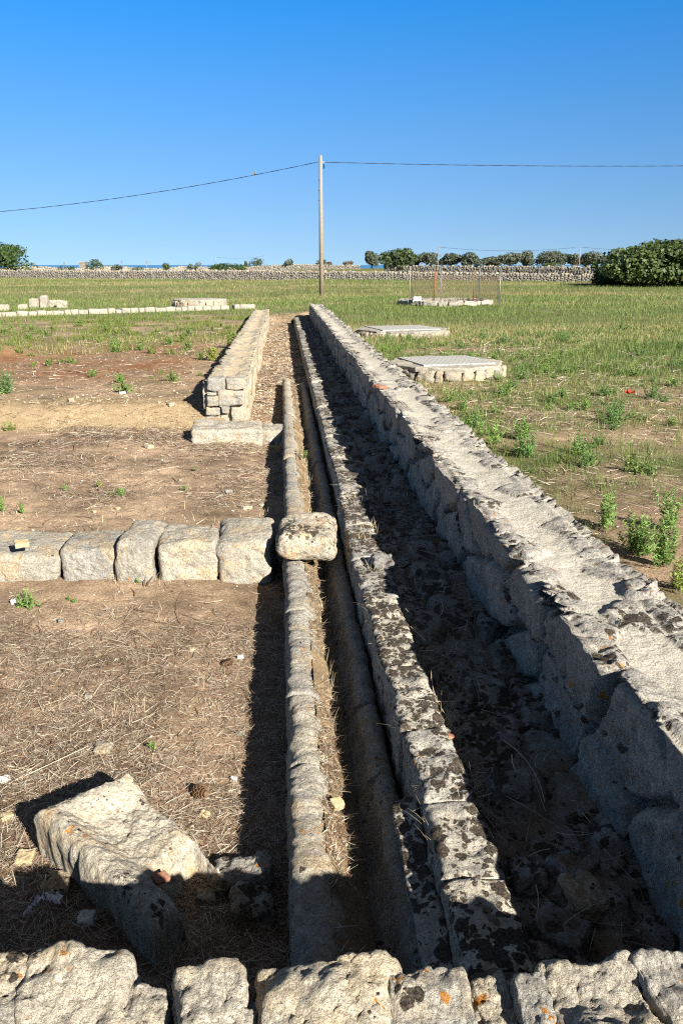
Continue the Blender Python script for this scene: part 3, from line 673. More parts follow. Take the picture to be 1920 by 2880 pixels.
def litter(n, xr, yr, dens, Lr, wr, seed, zf, dark=.35, ymul=None):
    r = np.random.RandomState(seed)
    x = r.uniform(*xr, n); y = yr[0]*(yr[1]/yr[0])**r.rand(n) if ymul is None else r.uniform(*yr, n)
    k = dens(x, y) > r.rand(n); x, y = x[k], y[k]; n = len(x)
    z = zf(x, y)+r.rand(n)*.016+.002
    a = r.uniform(0, 2*np.pi, n); el = r.normal(0, .13, n); d = np.stack([np.cos(a)*np.cos(el), np.sin(a)*np.cos(el), np.sin(el)], -1)
    tw = r.uniform(-.6, .6, n); s0 = np.stack([-np.sin(a), np.cos(a), 0*a], -1); s = s0*np.cos(tw)[:, None]+np.array([0, 0, 1.])*np.sin(tw)[:, None]
    sc = np.clip(y/4.5, 1, 4)
    L = r.uniform(*Lr, n)*(.5+r.rand(n))*np.sqrt(sc); w = r.uniform(*wr, n)*sc
    bend = s0*(L*r.normal(0, .15, n))[:, None]+np.array([0, 0, 1.])*(r.uniform(-.004, .008, n))[:, None]
    t = r.rand(n)[:, None]; col = np.array([.42, .36, .275])*(.55+.75*t)
    dk = r.rand(n) < dark; col[dk] = np.array([.10, .065, .04])*(.6+.9*t[dk]); rd = r.rand(n) < .07; col[rd] = np.array([.20, .095, .05])
    return [np.stack([x, y, z], -1), d, s, L, w, bend, col]
def cat(ls): return [np.concatenate([l[i] for l in ls]) for i in range(7)]
fz = lambda x, y: terrain(x, y)
def d_floor(x, y):
    n_ = fb2(x, y, .9, 3, .55, 51)+.5*fb2(x, y, .33, 2, .5, 52)
    row_bare = ss(5.15, 5.5, y)*ss(6.2, 5.9, y)*ss(-.05, -.25, x)
    return np.clip(.60+1.5*n_+.25*ss(5.4, 4.6, y), .05, 1)*(1-.9*row_bare)*ss(13.0, 11.6, y)*np.where(x < -.01, 1, 0)
gzf = lambda x, y: -.048-1.0*(x-.13)+slope(y)+.02*fb2(x, y, 4, 4, .55, 31)+.03*fb2(x*0, y, 1.2, 2, .5, 32)
def d_gut(x, y): return np.clip(.4+2.2*fb2(x*.3, y, 1.6, 2, .5, 53), 0, 1)*ss(17, 15.5, y)
def d_right(x, y): return np.clip(.5+.8*fb2(x, y, .8, 3, .5, 54), .05, 1)*(x > 1.72)
def d_path(x, y): return np.clip(.5+.8*fb2(x, y, .8, 3, .5, 55), .1, 1)*np.where((x > -.5) & (x < .45), 1, 0)
def d_up(x, y): return np.clip(.4+.7*fb2(x, y, .6, 3, .5, 56), .05, 1)*(x < -1.2)
Ls = [litter(60000, (-3.2, 0.0), (1.6, 5.3), lambda x, y: np.clip(.5+1.6*fb2(x, y, 1.3, 3, .55, 59), .08, 1), (.02, .075), (.0016, .0030), 17, fz, .38),
      litter(150000, (-3.6, 0.0), (1.55, 12.8), d_floor, (.03, .11), (.0016, .0034), 1, fz, .5),
      litter(6500, (.125, .225), (1.7, 16), d_gut, (.02, .06), (.0020, .0040), 2, gzf, .6),
      litter(26000, (1.75, 8), (5, 22), d_right, (.05, .14), (.003, .005), 3, fz, .3),
      litter(14000, (-.52, .46), (12, 38), d_path, (.05, .12), (.003, .005), 4, fz, .45),
      litter(14000, (-12, -1.2), (12.3, 30), d_up, (.05, .14), (.003, .005), 5, fz, .4),
      litter(3500, (.7, 1.15), (1.5, 9), lambda x, y: np.clip(.2+1.2*fb2(x, y, 2, 2, .5, 57), 0, 1)*.7, (.05, .16), (.002, .004), 6, lambda x, y: .05+slope(y)+.03*np.random.RandomState(3).rand(len(x)), .5),
      litter(700, (.47, .72), (1.6, 12), lambda x, y: np.clip(1.4*fb2(x, y, 2.5, 2, .5, 58), 0, 1), (.04, .10), (.002, .004), 7, lambda x, y: .075+slope(y)+.02*np.random.RandomState(4).rand(len(x)), .15)]
a = cat(Ls); tag(ribbons(*a, name='straw_litter', mat=M['straw']), kind='stuff')
# long twigs
Lt = [litter(420, (-3.4, 0), (1.6, 12), lambda x, y: np.ones_like(x), (.12, .3), (.004, .007), 8, fz, .75), litter(90, (.7, 1.15), (1.5, 6), lambda x, y: np.ones_like(x), (.12, .3), (.003, .005), 9, lambda x, y: .09+slope(y), .5)]
a = cat(Lt); a[5] = a[5]*2.2; tag(ribbons(*a, seg=5, name='twig_litter', mat=M['straw'], tipw=.5), kind='stuff')
# standing dry stalks on kerb, gutter and paving
def stalks(n, xr, yr, zf, Lr, seed, dens, colr=(.36, .30, .19)):
    r = np.random.RandomState(seed); x = r.uniform(*xr, n); y = yr[0]*(yr[1]/yr[0])**r.rand(n); k = dens(x, y) > r.rand(n); x, y = x[k], y[k]; n = len(x)
    a = r.uniform(0, 2*np.pi, n); el = r.uniform(.5, 1.45, n); d = np.stack([np.cos(a)*np.cos(el), np.sin(a)*np.cos(el), np.sin(el)], -1); s = np.stack([-np.sin(a), np.cos(a), 0*a], -1)
    L = r.uniform(*Lr, n); bend = np.stack([np.cos(a), np.sin(a), -.6+0*a], -1)*(L*r.uniform(0, .45, n))[:, None]
    return [np.stack([x, y, zf(x, y)], -1), d, s, L, r.uniform(.0015, .003, n)*np.clip(y/3.5, 1, 4), bend, np.array(colr)*(.7+.5*r.rand(n))[:, None]]
clump = lambda f, sd, th: (lambda x, y: (fb2(x, y, f, 2, .5, sd) > th).astype(float))
St = [stalks(2600, (.48, .72), (1.6, 9), lambda x, y: .075+slope(y), (.03, .13), 11, clump(2.2, 61, .22)), stalks(2600, (.2, .36), (1.7, 15), lambda x, y: gzf(x, y)-.01, (.03, .11), 12, clump(1.8, 62, .12)),
      stalks(900, (.75, 1.15), (1.6, 10), lambda x, y: .05+slope(y), (.05, .18), 13, clump(2., 63, .25)), stalks(500, (1.25, 1.62), (2.5, 20), lambda x, y: .58-.006*y, (.04, .12), 14, clump(1.5, 64, .4)),
      stalks(2600, (-3, -.1), (2.2, 12), lambda x, y: terrain(x, y), (.03, .10), 15, clump(1.1, 65, .25)), stalks(1200, (-3, 0), (1.55, 2.8), lambda x, y: terrain(x, y), (.04, .16), 16, clump(2.1, 66, -.1))]
a = cat(St); tag(ribbons(*a, seg=4, name='dry_grass_stalks', mat=M['straw']), kind='stuff')

# pebbles as one gravel scatter
def pebbles(n, xr, yr, dens, seed, zf, sr, colA, colB):
    r = np.random.RandomState(seed); x = r.uniform(*xr, n); y = yr[0]*(yr[1]/yr[0])**r.rand(n); k = dens(x, y) > r.rand(n); x, y = x[k], y[k]; n = len(x)
    s = r.uniform(*sr, n)**1.0*(.6+.9*r.rand(n)**3)*np.clip(y/5, 1, 3.2)
    bV, bF = cube_grid(2); bV = bV/np.linalg.norm(bV, axis=1)[:, None]
    J = 1+.28*r.normal(size=(n, len(bV), 1)); V = bV[None]*J*s[:, None, None]*np.stack([.7+.6*r.rand(n), .7+.6*r.rand(n), .45+.3*r.rand(n)], -1)[:, None, :]
    V = V+np.stack([x, y, zf(x, y)+s*.2], -1)[:, None, :]
    F = (bF[None]+(np.arange(n)*len(bV))[:, None, None]).reshape(-1, 4); t = r.rand(n)[:, None]; col = np.array(colA)*t+np.array(colB)*(1-t)
    return V.reshape(-1, 3), F, np.repeat(col, len(bV), 0)
def join(ls):
    o = 0; Vs, Fs, Cs = [], [], []
    for V, F, c_ in ls: Vs.append(V); Fs.append(F+o); Cs.append(c_); o += len(V)
    return np.concatenate(Vs), np.concatenate(Fs), np.concatenate(Cs)
one = lambda x, y: np.ones_like(x)
pb = [pebbles(3800, (-3.6, 0), (1.6, 12), lambda x, y: np.clip(.5+fb2(x, y, .8, 2, .5, 70), .1, 1), 21, fz, (.003, .008), (0.406, 0.350, 0.266), (0.252, 0.168, 0.105)),
      pebbles(1500, (-8, -1.2), (11.6, 13.8), lambda x, y: np.clip(.35+.8*fb2(x, y, 1.2, 2, .5, 73), .05, 1), 22, fz, (.003, .008), (0.364, 0.294, 0.203), (0.266, 0.189, 0.119)),
      pebbles(3500, (-11, -1.2), (12.5, 32), lambda x, y: 1-cover(x, y), 23, fz, (.003, .006), (0.350, 0.294, 0.224), (0.210, 0.133, 0.084)),
      pebbles(1800, (-.5, .46), (12, 38), one, 24, fz, (.004, .009), (0.385, 0.322, 0.238), (0.238, 0.168, 0.105)),
      pebbles(1500, (1.75, 9), (5, 24), lambda x, y: 1-cover(x, y), 25, fz, (.004, .009), (0.385, 0.336, 0.266), (0.210, 0.140, 0.084)),
      pebbles(900, (.68, 1.2), (1.4, 9), lambda x, y: np.clip(.4+fb2(x, y, 2, 2, .5, 71), 0, 1), 26, lambda x, y: .055+slope(y), (.006, .02), (0.238, 0.217, 0.189), (0.154, 0.133, 0.105)),
      pebbles(250, (.2, .36), (1.7, 15), one, 27, gzf, (.003, .008), (0.350, 0.294, 0.224), (0.238, 0.182, 0.126))]
V, F, c_ = join(pb); tag(mesh_np('gravel', V, F, M['pebble'], None, True, c_), kind='stuff')

# ------------------------------------------------------------------ grass
def grass_zone(n, xr, yr, hr, w0, seed, dens, lean=.35, tuft=1, ypow=1.0, pal=0):
    r = np.random.RandomState(seed); x = r.uniform(*xr, n); y = yr[0]+(yr[1]-yr[0])*r.rand(n)**ypow
    ok = (np.abs(x-y*math.tan(YAW)) < .50*y+2.5); x, y = x[ok], y[ok]
    k = dens(x, y) > r.rand(len(x)); x, y = x[k], y[k]; dr_ = dryness(x, y)
    hmod = 1+.6*fb2(x, y, .25, 2, .5, 80); n = len(x)
    if tuft > 1:
        rad = r.uniform(.02, .09, n)*np.clip(y/10, 1, 3); x = np.repeat(x, tuft); y = np.repeat(y, tuft); dr_ = np.repeat(dr_, tuft); hmod = np.repeat(hmod, tuft); rad = np.repeat(rad, tuft); n = len(x)
        x = x+r.normal(0, 1, n)*rad; y = y+r.normal(0, 1, n)*rad
    z = terrain(x, y)-.01; a = r.uniform(0, 2*np.pi, n); el = np.pi/2-np.abs(r.normal(0, lean, n))-.1
    d = np.stack([np.cos(a)*np.cos(el), np.sin(a)*np.cos(el), np.sin(el)], -1); s = np.stack([-np.sin(a), np.cos(a), 0*a], -1)
    L = r.uniform(*hr, n)*np.clip(hmod, .3, 2); w = w0*np.clip(y/10, .6, 12)*(.6+.8*r.rand(n))
    bend = (d*np.array([1, 1, 0])+np.array([.35, .1, -.35]))*(L*r.uniform(.1, .5, n))[:, None]
    t = r.rand(n)[:, None]; green = np.array([.088, .140, .032])*(1-t)+np.array([.165, .195, .065])*t
    if pal == 1: green = np.array([.085, .125, .026])*(1-t)+np.array([.16, .18, .045])*t
    straw = np.array([.31, .26, .13])*(.75+.5*t); isdry = (r.rand(n)[:, None] < (dr_[:, None]*.95-.12)); col = np.where(isdry, straw, green)
    return [np.stack([x, y, z], -1), d, s, L, w, bend, col]
def not_struct(x, y):
    ok = np.where((x > -1.2) & (x < 1.78) & (y < 37.3), 0., 1.)
    for cx, cy, r_ in COVERS: ok = ok*(np.hypot(x-cx, y-cy) > r_)
    return ok
def cov_at(px, py, wpx):
    p = on_ground(px, py); d_ = (p-CAM)@FW; r_ = wpx/FPX*d_/2; return p[0], p[1]+r_*.9, r_
COV = [cov_at(1280, 1071, 352), cov_at(1146, 953, 276), cov_at(556, 869, 155), cov_at(1275, 863, 272)]
COVERS = [(a_, b_, r_*.98) for a_, b_, r_ in COV]
gz_ = [grass_zone(15000, (1.75, 13), (4.5, 26), (.04, .15), .0075, 31, lambda x, y: cover(x, y)*.9*not_struct(x, y), .55, 12),
       grass_zone(110000, (1.7, 32), (15, 58), (.06, .21), .0050, 32, lambda x, y: cover(x, y)**1.3*not_struct(x, y)*ss(13, 24, y), .45),
       grass_zone(80000, (-30, 1.7), (35, 60), (.07, .21), .0050, 33, lambda x, y: cover(x, y)*not_struct(x, y), .45),
       grass_zone(170000, (-70, 60), (56, 165), (.12, .32), .0036, 34, lambda x, y: np.where((x-WA[0])*WN[0]+(y-WA[1])*WN[1] < -.5, .9, 0), .45, ypow=1.2),
       grass_zone(11000, (-15, -1.2), (13, 37), (.06, .22), .0065, 35, lambda x, y: ss(.15, .6, cover(x, y))*(fb2(x, y, 1.1, 2, .5, 90) > .08)*not_struct(x, y), .4, 12, pal=1)]
a = cat(gz_); tag(ribbons(*a, seg=2, name='field_grass', mat=M['grass']), kind='stuff')

# ------------------------------------------------------------------ single weeds
def weed(px, py, h, spread, ns_, label, seed, col=(.11, .18, .045), group='single feathery weeds', z=None, name='weed'):
    p = on_ground(px, py) if z is None else pix(px, py, z); r = np.random.RandomState(seed); e = empty(name, label, 'weed', p, group)
    sb, sd, sl, fb_, fd, fl = [], [], [], [], [], []
    for _ in range(ns_):
        a = r.uniform(0, 2*math.pi); t_ = abs(r.normal(0, spread)); d = np.array([math.cos(a)*math.sin(t_), math.sin(a)*math.sin(t_), math.cos(t_)]); L = h*r.uniform(.5, 1.05)
        b = np.array([r.normal(0, .02+.12*spread*h), r.normal(0, .02+.12*spread*h), -.01])*(0 if ns_ < 12 else 1); sb.append(b); sd.append(d); sl.append(L)
        m_ = int(16+46*L)
        for k in range(m_):
            t = .12+.9*k/m_; aa = r.uniform(0, 6.28); ld = d*.6+np.array([math.cos(aa), math.sin(aa), .1])*.8
            fb_.append(b+d*L*t); fd.append(ld); fl.append(h*.14*(1.15-t*.75)*r.uniform(.7, 1.3)+.006)
    def mk(b, d, L, w, c, nm, mt):
        b = np.array(b); d = unit(np.array(d)); s = unit(np.cross(d, r.normal(size=d.shape))); n = len(b)
        o = ribbons(b, d, s, np.array(L), w*np.ones(n), np.zeros((n, 3))+np.array([0, 0, -.15])*np.array(L)[:, None], np.array(c)*(.7+.7*r.rand(n))[:, None], 2, nm, mt); o.parent = e; return o
    sc = max(1, p[1]/7)
    mk(sb, sd, sl, .004*sc, (.14, .19, .065), 'stems', M['grass']); mk(fb_, fd, fl, .006*sc+.015*h, col, 'leaves', M['grass'])
    return e
W = [(1470, 1235, .27, .35, 26, 'broad clump of feathery weeds beside the long wall right of its middle', None),
     (1385, 1250, .30, .3, 14, 'slim feathery weed touching the wall edge left of the broad clump', None),
     (1345, 1240, .22, .3, 9, 'short weed against the wall edge behind the broad clump', None),
     (1610, 1290, .24, .2, 9, 'single upright weed standing alone on bare soil right of the wall', None),
     (1705, 1490, .31, .22, 13, 'first pair of tall thin weeds beside the near part of the wall', None),
     (1795, 1560, .31, .3, 26, 'biggest bushy weed growing beside the near part of the wall', None),
     (1860, 1590, .32, .3, 22, 'bushy weed next to the biggest one toward the right frame edge', None),
     (1880, 1490, .32, .25, 14, 'tall weed at the right frame edge above the wall', None),
     (1912, 1660, .22, .35, 14, 'yellowish young weed in the right corner beside the wall', (.2, .25, .06)),
     (1495, 1330, .07, .7, 10, 'low leafy sprout against the wall below the single upright weed', None),
     (1745, 930, .3, .5, 14, 'grey green weed in the right meadow', None),
     (1300, 1155, .22, .4, 14, 'weed by the wall in front of the nearest slab cover', None),
     (1420, 1110, .26, .5, 20, 'dark green weed clump under the nearest slab cover', None),
     (340, 1392, .10, .6, 18, 'rounded green seedling alone on bare soil left of the gutter', None),
     (282, 1370, .09, .5, 9, 'yellow green seedling left of the rounded green one', (.18, .22, .05)),
     (182, 1382, .08, .6, 9, 'dull seedling on bare soil far left behind the cross row', None),
     (520, 1382, .07, .6, 8, 'tiny seedling on bare soil right of the rounded green one', None),
     (550, 1325, .07, .5, 8, 'pale seedling near the threshold slab', (.17, .2, .08)),
     (65, 1445, .14, .4, 9, 'thin weed at the left behind the long block', None),
     (8, 1440, .16, .3, 10, 'weed cut by the left frame edge behind the cross row', None),
     (78, 1708, .15, .5, 18, 'green weed in front of the left end of the cross row', None),
     (105, 1625, .12, .3, 5, 'thin sprig at the foot of the long block', None),
     (195, 1690, .035, .9, 8, 'small sprout in front of the rounded pale block', None),
     (210, 1695, .04, .9, 8, 'flat sprout right of the small one below the cross row', None),
     (435, 2112, .06, .8, 8, 'green grass sprout above the trough fragment', None),
     (388, 1640, .04, .8, 7, 'tiny sprout below the squared lichened block', None),
     (20, 1108, .42, .4, 22, 'feathery bush on the bank at the left frame edge', (.10, .16, .06)),
     (30, 1210, .16, .5, 14, 'yellow green tuft at the foot of the bank at left', (.18, .22, .05)),
     (655, 980, .5, .35, 30, 'tall yellow green weeds against the left side of the cream wall', (.17, .21, .05)),
     (600, 1015, .34, .4, 22, 'yellowish weeds at the near corner of the cream wall', (.22, .24, .05)),
     (340, 1075, .2, .6, 20, 'low green weed on the crest of the earth bank', None),
     (260, 1060, .18, .6, 16, 'low weed left of the one on the bank crest', None),
     (1095, 760, .5, .5, 20, 'dark bushy weed left of the wire fence', (.07, .12, .035)),
     (855, 1290, .10, .5, 9, 'green sprig growing in the gutter before the kerb', None)]
for k, (px, py, h, sp, nn, lab, cl) in enumerate(W): weed(px, py, h, sp, nn, lab, 900+k, cl or (.135, .22, .055), z=-.1 if k == len(W)-1 else None)
# many alike low weeds in the meadow: copies of three plants
protos = []
for k in range(3):
    e_ = weed(1500, 1180, .16+.05*k, .55, 16, 'low feathery weed in the patchy right meadow', 980+k, ((.12, .20, .05), (.15, .22, .055), (.09, .16, .045))[k], 'low feathery weeds in the patchy right meadow'); protos.append(e_)
r_ = np.random.RandomState(77); spots = []
while len(spots) < 110:
    x = r_.uniform(1.9, 9.5); y = 6.5+16*r_.rand()**1.2
    if abs(x-y*math.tan(YAW)) < .43*y and r_.rand() < float(cover(np.array([x]), np.array([y]))[0])*1.2 and all(math.hypot(x-a_, y-b_) > c_+.1 for a_, b_, c_ in COV): spots.append((x, y))
for k, (x, y) in enumerate(spots):
    src = protos[k % 3]; o = src if k < 3 else src.copy()
    if k >= 3:
        C.objects.link(o)
        for ch in src.children: c_ = ch.copy(); C.objects.link(c_); c_.parent = o
    o.location = (x, y, tz(x, y)); o.rotation_euler = (0, 0, r_.uniform(0, 6.28)); q_ = r_.uniform(.55, 1.3); o.scale = (q_, q_, q_*r_.uniform(.7, 1.2))
protos = []
for k in range(2):
    protos.append(weed(500, 1000, .22+.08*k, .5, 15, 'low yellow green weed on the raised red soil left of the cream wall', 990+k, ((.17, .21, .05), (.13, .19, .05))[k], 'low yellow green weeds on the raised soil at left'))
spots = []
while len(spots) < 80:
    x = r_.uniform(-12.5, -1.5); y = 13.2+19*r_.rand()
    if x > y*math.tan(YAW)-.45*y and fb2([x], [y], .45, 2, .5, 95)[0] > .05-.3*(y > 19): spots.append((x, y))
for k, (x, y) in enumerate(spots):
    src = protos[k % 2]; o = src if k < 2 else src.copy()
    if k >= 2:
        C.objects.link(o)
        for ch in src.children: c_ = ch.copy(); C.objects.link(c_); c_.parent = o
    o.location = (x, y, tz(x, y)); o.rotation_euler = (0, 0, r_.uniform(0, 6.28)); q_ = r_.uniform(.5, 1.25); o.scale = (q_, q_, q_*r_.uniform(.7, 1.2))
# vine leaf weed at the far gutter end
p = on_ground(822, 915); weed(822, 912, .3, .5, 18, 'dark green weed in the shade at the far end of the kerb', 960, (.07, .14, .03))
# poppy
p = on_ground(1765, 1150); e = empty('poppy', 'single red poppy in the right meadow', 'flower', p)
MB().tube([(0, 0, 0), (.01, 0, .1), (0, .01, .2)], .004, 6).build('stem', M['stem'], e, True)
mb = MB()
for k in range(5):
    a = k*1.2566; c_, s_ = math.cos(a), math.sin(a); mb.add([(0, 0, .2), (.05*c_-.035*s_, .05*s_+.035*c_, .215), (.07*c_, .07*s_, .25), (.05*c_+.035*s_, .05*s_-.035*c_, .215)], [[0, 1, 2, 3]])
mb.build('petals', M['petal'], e, True)

# ------------------------------------------------------------------ covers of the cisterns
def ring_stones(cx, cy, r_, z0, z1, e, seed, n, gapf=.93, mat='rubble', dep=.22, sq=1.0):
    rr = np.random.RandomState(seed); ang = np.cumsum(rr.uniform(.45, 1.5, n)); ang = ang/ang[-1]*2*math.pi; ang0 = np.r_[0, ang[:-1]]
    for a0, a1 in zip(ang0, ang):
        am = (a0+a1)/2; w = (a1-a0)*r_*gapf; h = (z1-z0)*rr.uniform(.72, 1.0)
        v, F = rock_verts((dep*rr.uniform(.8, 1.1), w, h), 9, int(seed*50+am*40), rad=.45, lump=.14, rough=.07, warp=.16)
        ro = r_-dep*.35+rr.uniform(-.03, .03)
        v = place(v, (ro*math.cos(am), sq*ro*math.sin(am), z1-h/2), (rr.normal(0, .08), rr.normal(0, .08), am))
        mesh_np('stone', v, F, M[mat], e)
def octo(r_, n=8, ph=.12, sq=1.0): return [(r_*math.cos(ph+2*math.pi*k/n), sq*r_*math.sin(ph+2*math.pi*k/n)) for k in range(n)]
def slab_cover(cv_, lab, hst, hsl, seed, panel, nst=26, prot=R(12)):
    cx, cy, r_ = cv_; z = tz(cx, cy-r_); e = empty('cistern_cover', lab, 'cistern cover', (cx, cy, z))
    ring_stones(cx, cy, r_*.97, -.06, hst, e, seed, nst)
    o8 = octo(r_*1.0); mb = MB(); N8 = 8; rrs = np.random.RandomState(seed)
    # subdivided slab edge, slightly chipped
    pts = []
    for k in range(N8):
        a, b = np.array(o8[k]), np.array(o8[(k+1) % N8])
        for t in np.linspace(0, 1, 9)[:-1]: pts.append(a+(b-a)*t+rrs.normal(0, .012*r_, 2))
    n_ = len(pts); V = []
    for zz, sc in ((hst-.02, .99), (hst+hsl*.7, 1.0), (hst+hsl, .985), (hst+hsl+.012, .7), (hst+hsl+.015, .35)):
        for q_ in pts: V.append((q_[0]*sc, q_[1]*sc, zz+rrs.normal(0, .004)))
    F = [list(map(int, f)) for f in grid_faces(5, n_, True)]; F.append(list(range(n_))[::-1]); F.append(list(range(4*n_, 5*n_)))
    mb.add(V, F); mb.build('slab', M['slab'], e, False)
    if panel:
        pn = MB(); w, d = r_*1.02, r_*1.1; nb_ = 17; cs, sn = math.cos(prot), math.sin(prot)
        for k in range(nb_):
            x = -w*.62+2*w*.62*(k+.5)/nb_; pn.box((x*cs, x*sn, hst+hsl+.024), (w*.62/nb_*.84, d*.55, .006), prot)
        pn.box((0, 0, hst+hsl+.012), (w*.62, d*.56, .008), prot)
        pn.build('ribbed_panel', M['panel'], e)
    return e
slab_cover(COV[0], 'nearest octagonal stone cistern cover with ribbed panel beside the long wall', .16, .05, 3, True, 24)
slab_cover(COV[1], 'low flat octagonal cistern cover behind the nearest one', .13, .05, 4, True, 28)
slab_cover(COV[2], 'round stone cistern cover at the end of the low block kerb at left', .36, .10, 5, False, 20)
# well ring inside the wire fence
cx, cy, r_ = COV[3]; z = tz(cx, cy-r_)
e = empty('well_ring', 'ring of worn stones enclosed by the wire fence', 'well', (cx, cy, z)); ring_stones(cx, cy, r_*.98, -.05, .26, e, 6, 24, .96, 'slab', .42)
e = empty('wire_fence', 'rusty wire mesh fence on thin posts around the stone ring', 'fence', (cx, cy, z))
pa = [(-.98, 0, 'tanpost', 1.55), (-.56, -.62, 'rust', 1.4), (-.42, .70, 'metal', 1.6), (.45, -.72, 'rust', 1.45), (.52, .66, 'metal', 1.5), (.93, -.1, 'metal', 1.55)]
pxs = [1152, 1222, 1240, 1332, 1347, 1405]
posts = []
for (ux, uy, mt, hh), pxx in zip(pa, pxs):
    yw = cy+uy*r_*.85; r0 = ray(pxx, 800); xw = r0[0]*(yw/r0[1]); q_ = np.array([xw-cx, yw-cy]); posts.append((q_, hh))
    MB().tube([(q_[0], q_[1], -.1), (q_[0], q_[1], hh+.28)], .026, 8).build('post', M[mt], e, True)
order = [0, 1, 3, 5, 4, 2]; mbm = MB(); lab_h = 1.42
Vw = []; Fw = []
def wire(p0, p1, w=.0088):
    p0 = np.array(p0); p1 = np.array(p1); d = p1-p0; d = d/np.linalg.norm(d)
    a = np.cross(d, [0.3, .5, .81]); a /= np.linalg.norm(a); b = np.cross(d, a); k = len(Vw)
    for q_ in (p0, p1):
        for an in (0, 2.094, 4.189): Vw.append(q_+w*.5*(math.cos(an)*a+math.sin(an)*b))
    for j in range(3): Fw.append([k+j, k+(j+1) % 3, k+3+(j+1) % 3, k+3+j])
for i in range(6):
    A_, B_ = posts[order[i]][0], posts[order[(i+1) % 6]][0]; L = np.linalg.norm(B_-A_); z0, z1 = .28, lab_h; H = z1-z0; st = .105
    P2 = lambda s_, zz: np.array([*(A_+(B_-A_)*(s_/L)), zz])
    k = -H
    while k < L:
        for sg in (1, -1):
            s0, s1 = (k, k+H); za, zb = (z0, z1) if sg > 0 else (z1, z0)
            if s0 < 0: za = za+(zb-za)*(-s0/H); s0 = 0
            if s1 > L: zb = za+(zb-za)*((L-s0)/(s1-s0)); s1 = L
            if s1-s0 > .01: wire(P2(s0, za), P2(s1, zb))
        k += st
    for zz in (z0, z1): wire(P2(0, zz), P2(L, zz), .012)
mesh_np('wire_mesh', Vw, Fw, M['mesh'], e, False)
p = piy(1171, 846, cy-r_*.55); o = rock('stone', (.42, .34, .26), (p[0], p[1], z+.32), M['white'], 860, 12, rad=.5, lump=.15); tag(o, 'whitish loose stone lying on the fenced stone ring', 'stone')

# low kerb of blocks at left, as single wall
A_ = on_ground(-60, 893); B_ = on_ground(712, 868); d_ = B_[:2]-A_[:2]; L = np.linalg.norm(d_); d_ /= L; nn_ = np.array([-d_[1], d_[0]])
e = empty('block_kerb', 'low line of squared pale blocks crossing the field at left', 'low wall', (A_[0], A_[1], A_[2]))
s_ = 0; k = 0; az = math.atan2(d_[1], d_[0])
while s_ < L:
    w = rs.uniform(.28, .62); h = rs.uniform(.17, .24); c2 = d_*(s_+w/2)
    gz0 = tz(A_[0]+c2[0], A_[1]+c2[1])-A_[2]
    if not (L-1.9 < s_ < L-1.2):
        v, F = rock_verts((w*.96, .34, h+.12), 8, 1000+k, rad=.28, lump=.06, rough=.04, warp=.05)
        mesh_np('stone', place(v, (c2[0], c2[1], gz0+h/2-.06), (0, 0, az+rs.uniform(-.05, .05))), F, M['pale'], e)
    s_ += w; k += 1
# loose blocks behind it
for k, (px, py, w, h, lab) in enumerate([(8, 874, .42, .28, 'stone block cut by the left frame edge behind the low kerb'), (62, 870, .46, .24, 'lowest rounded block left of the upright ones'), (95, 866, .42, .46, 'squared upright block in the heap behind the low kerb'),
                                         (122, 866, .40, .62, 'tallest pointed block of the heap behind the low kerb'), (148, 864, .34, .36, 'tilted dark-sided block right of the pointed one'), (173, 866, .52, .38, 'squared block at the right end of the heap')]):
    p = on_ground(px, py); o = rock('stone_block', (w, .42, h+.1), (p[0], p[1]+.25, p[2]+h/2-.05), M['pale'], 1100+k*5, 12, (0, .05*k-.1, rs.uniform(-.3, .3)), rad=.3, lump=.1, rough=.05, warp=.12); tag(o, lab, 'stone block')

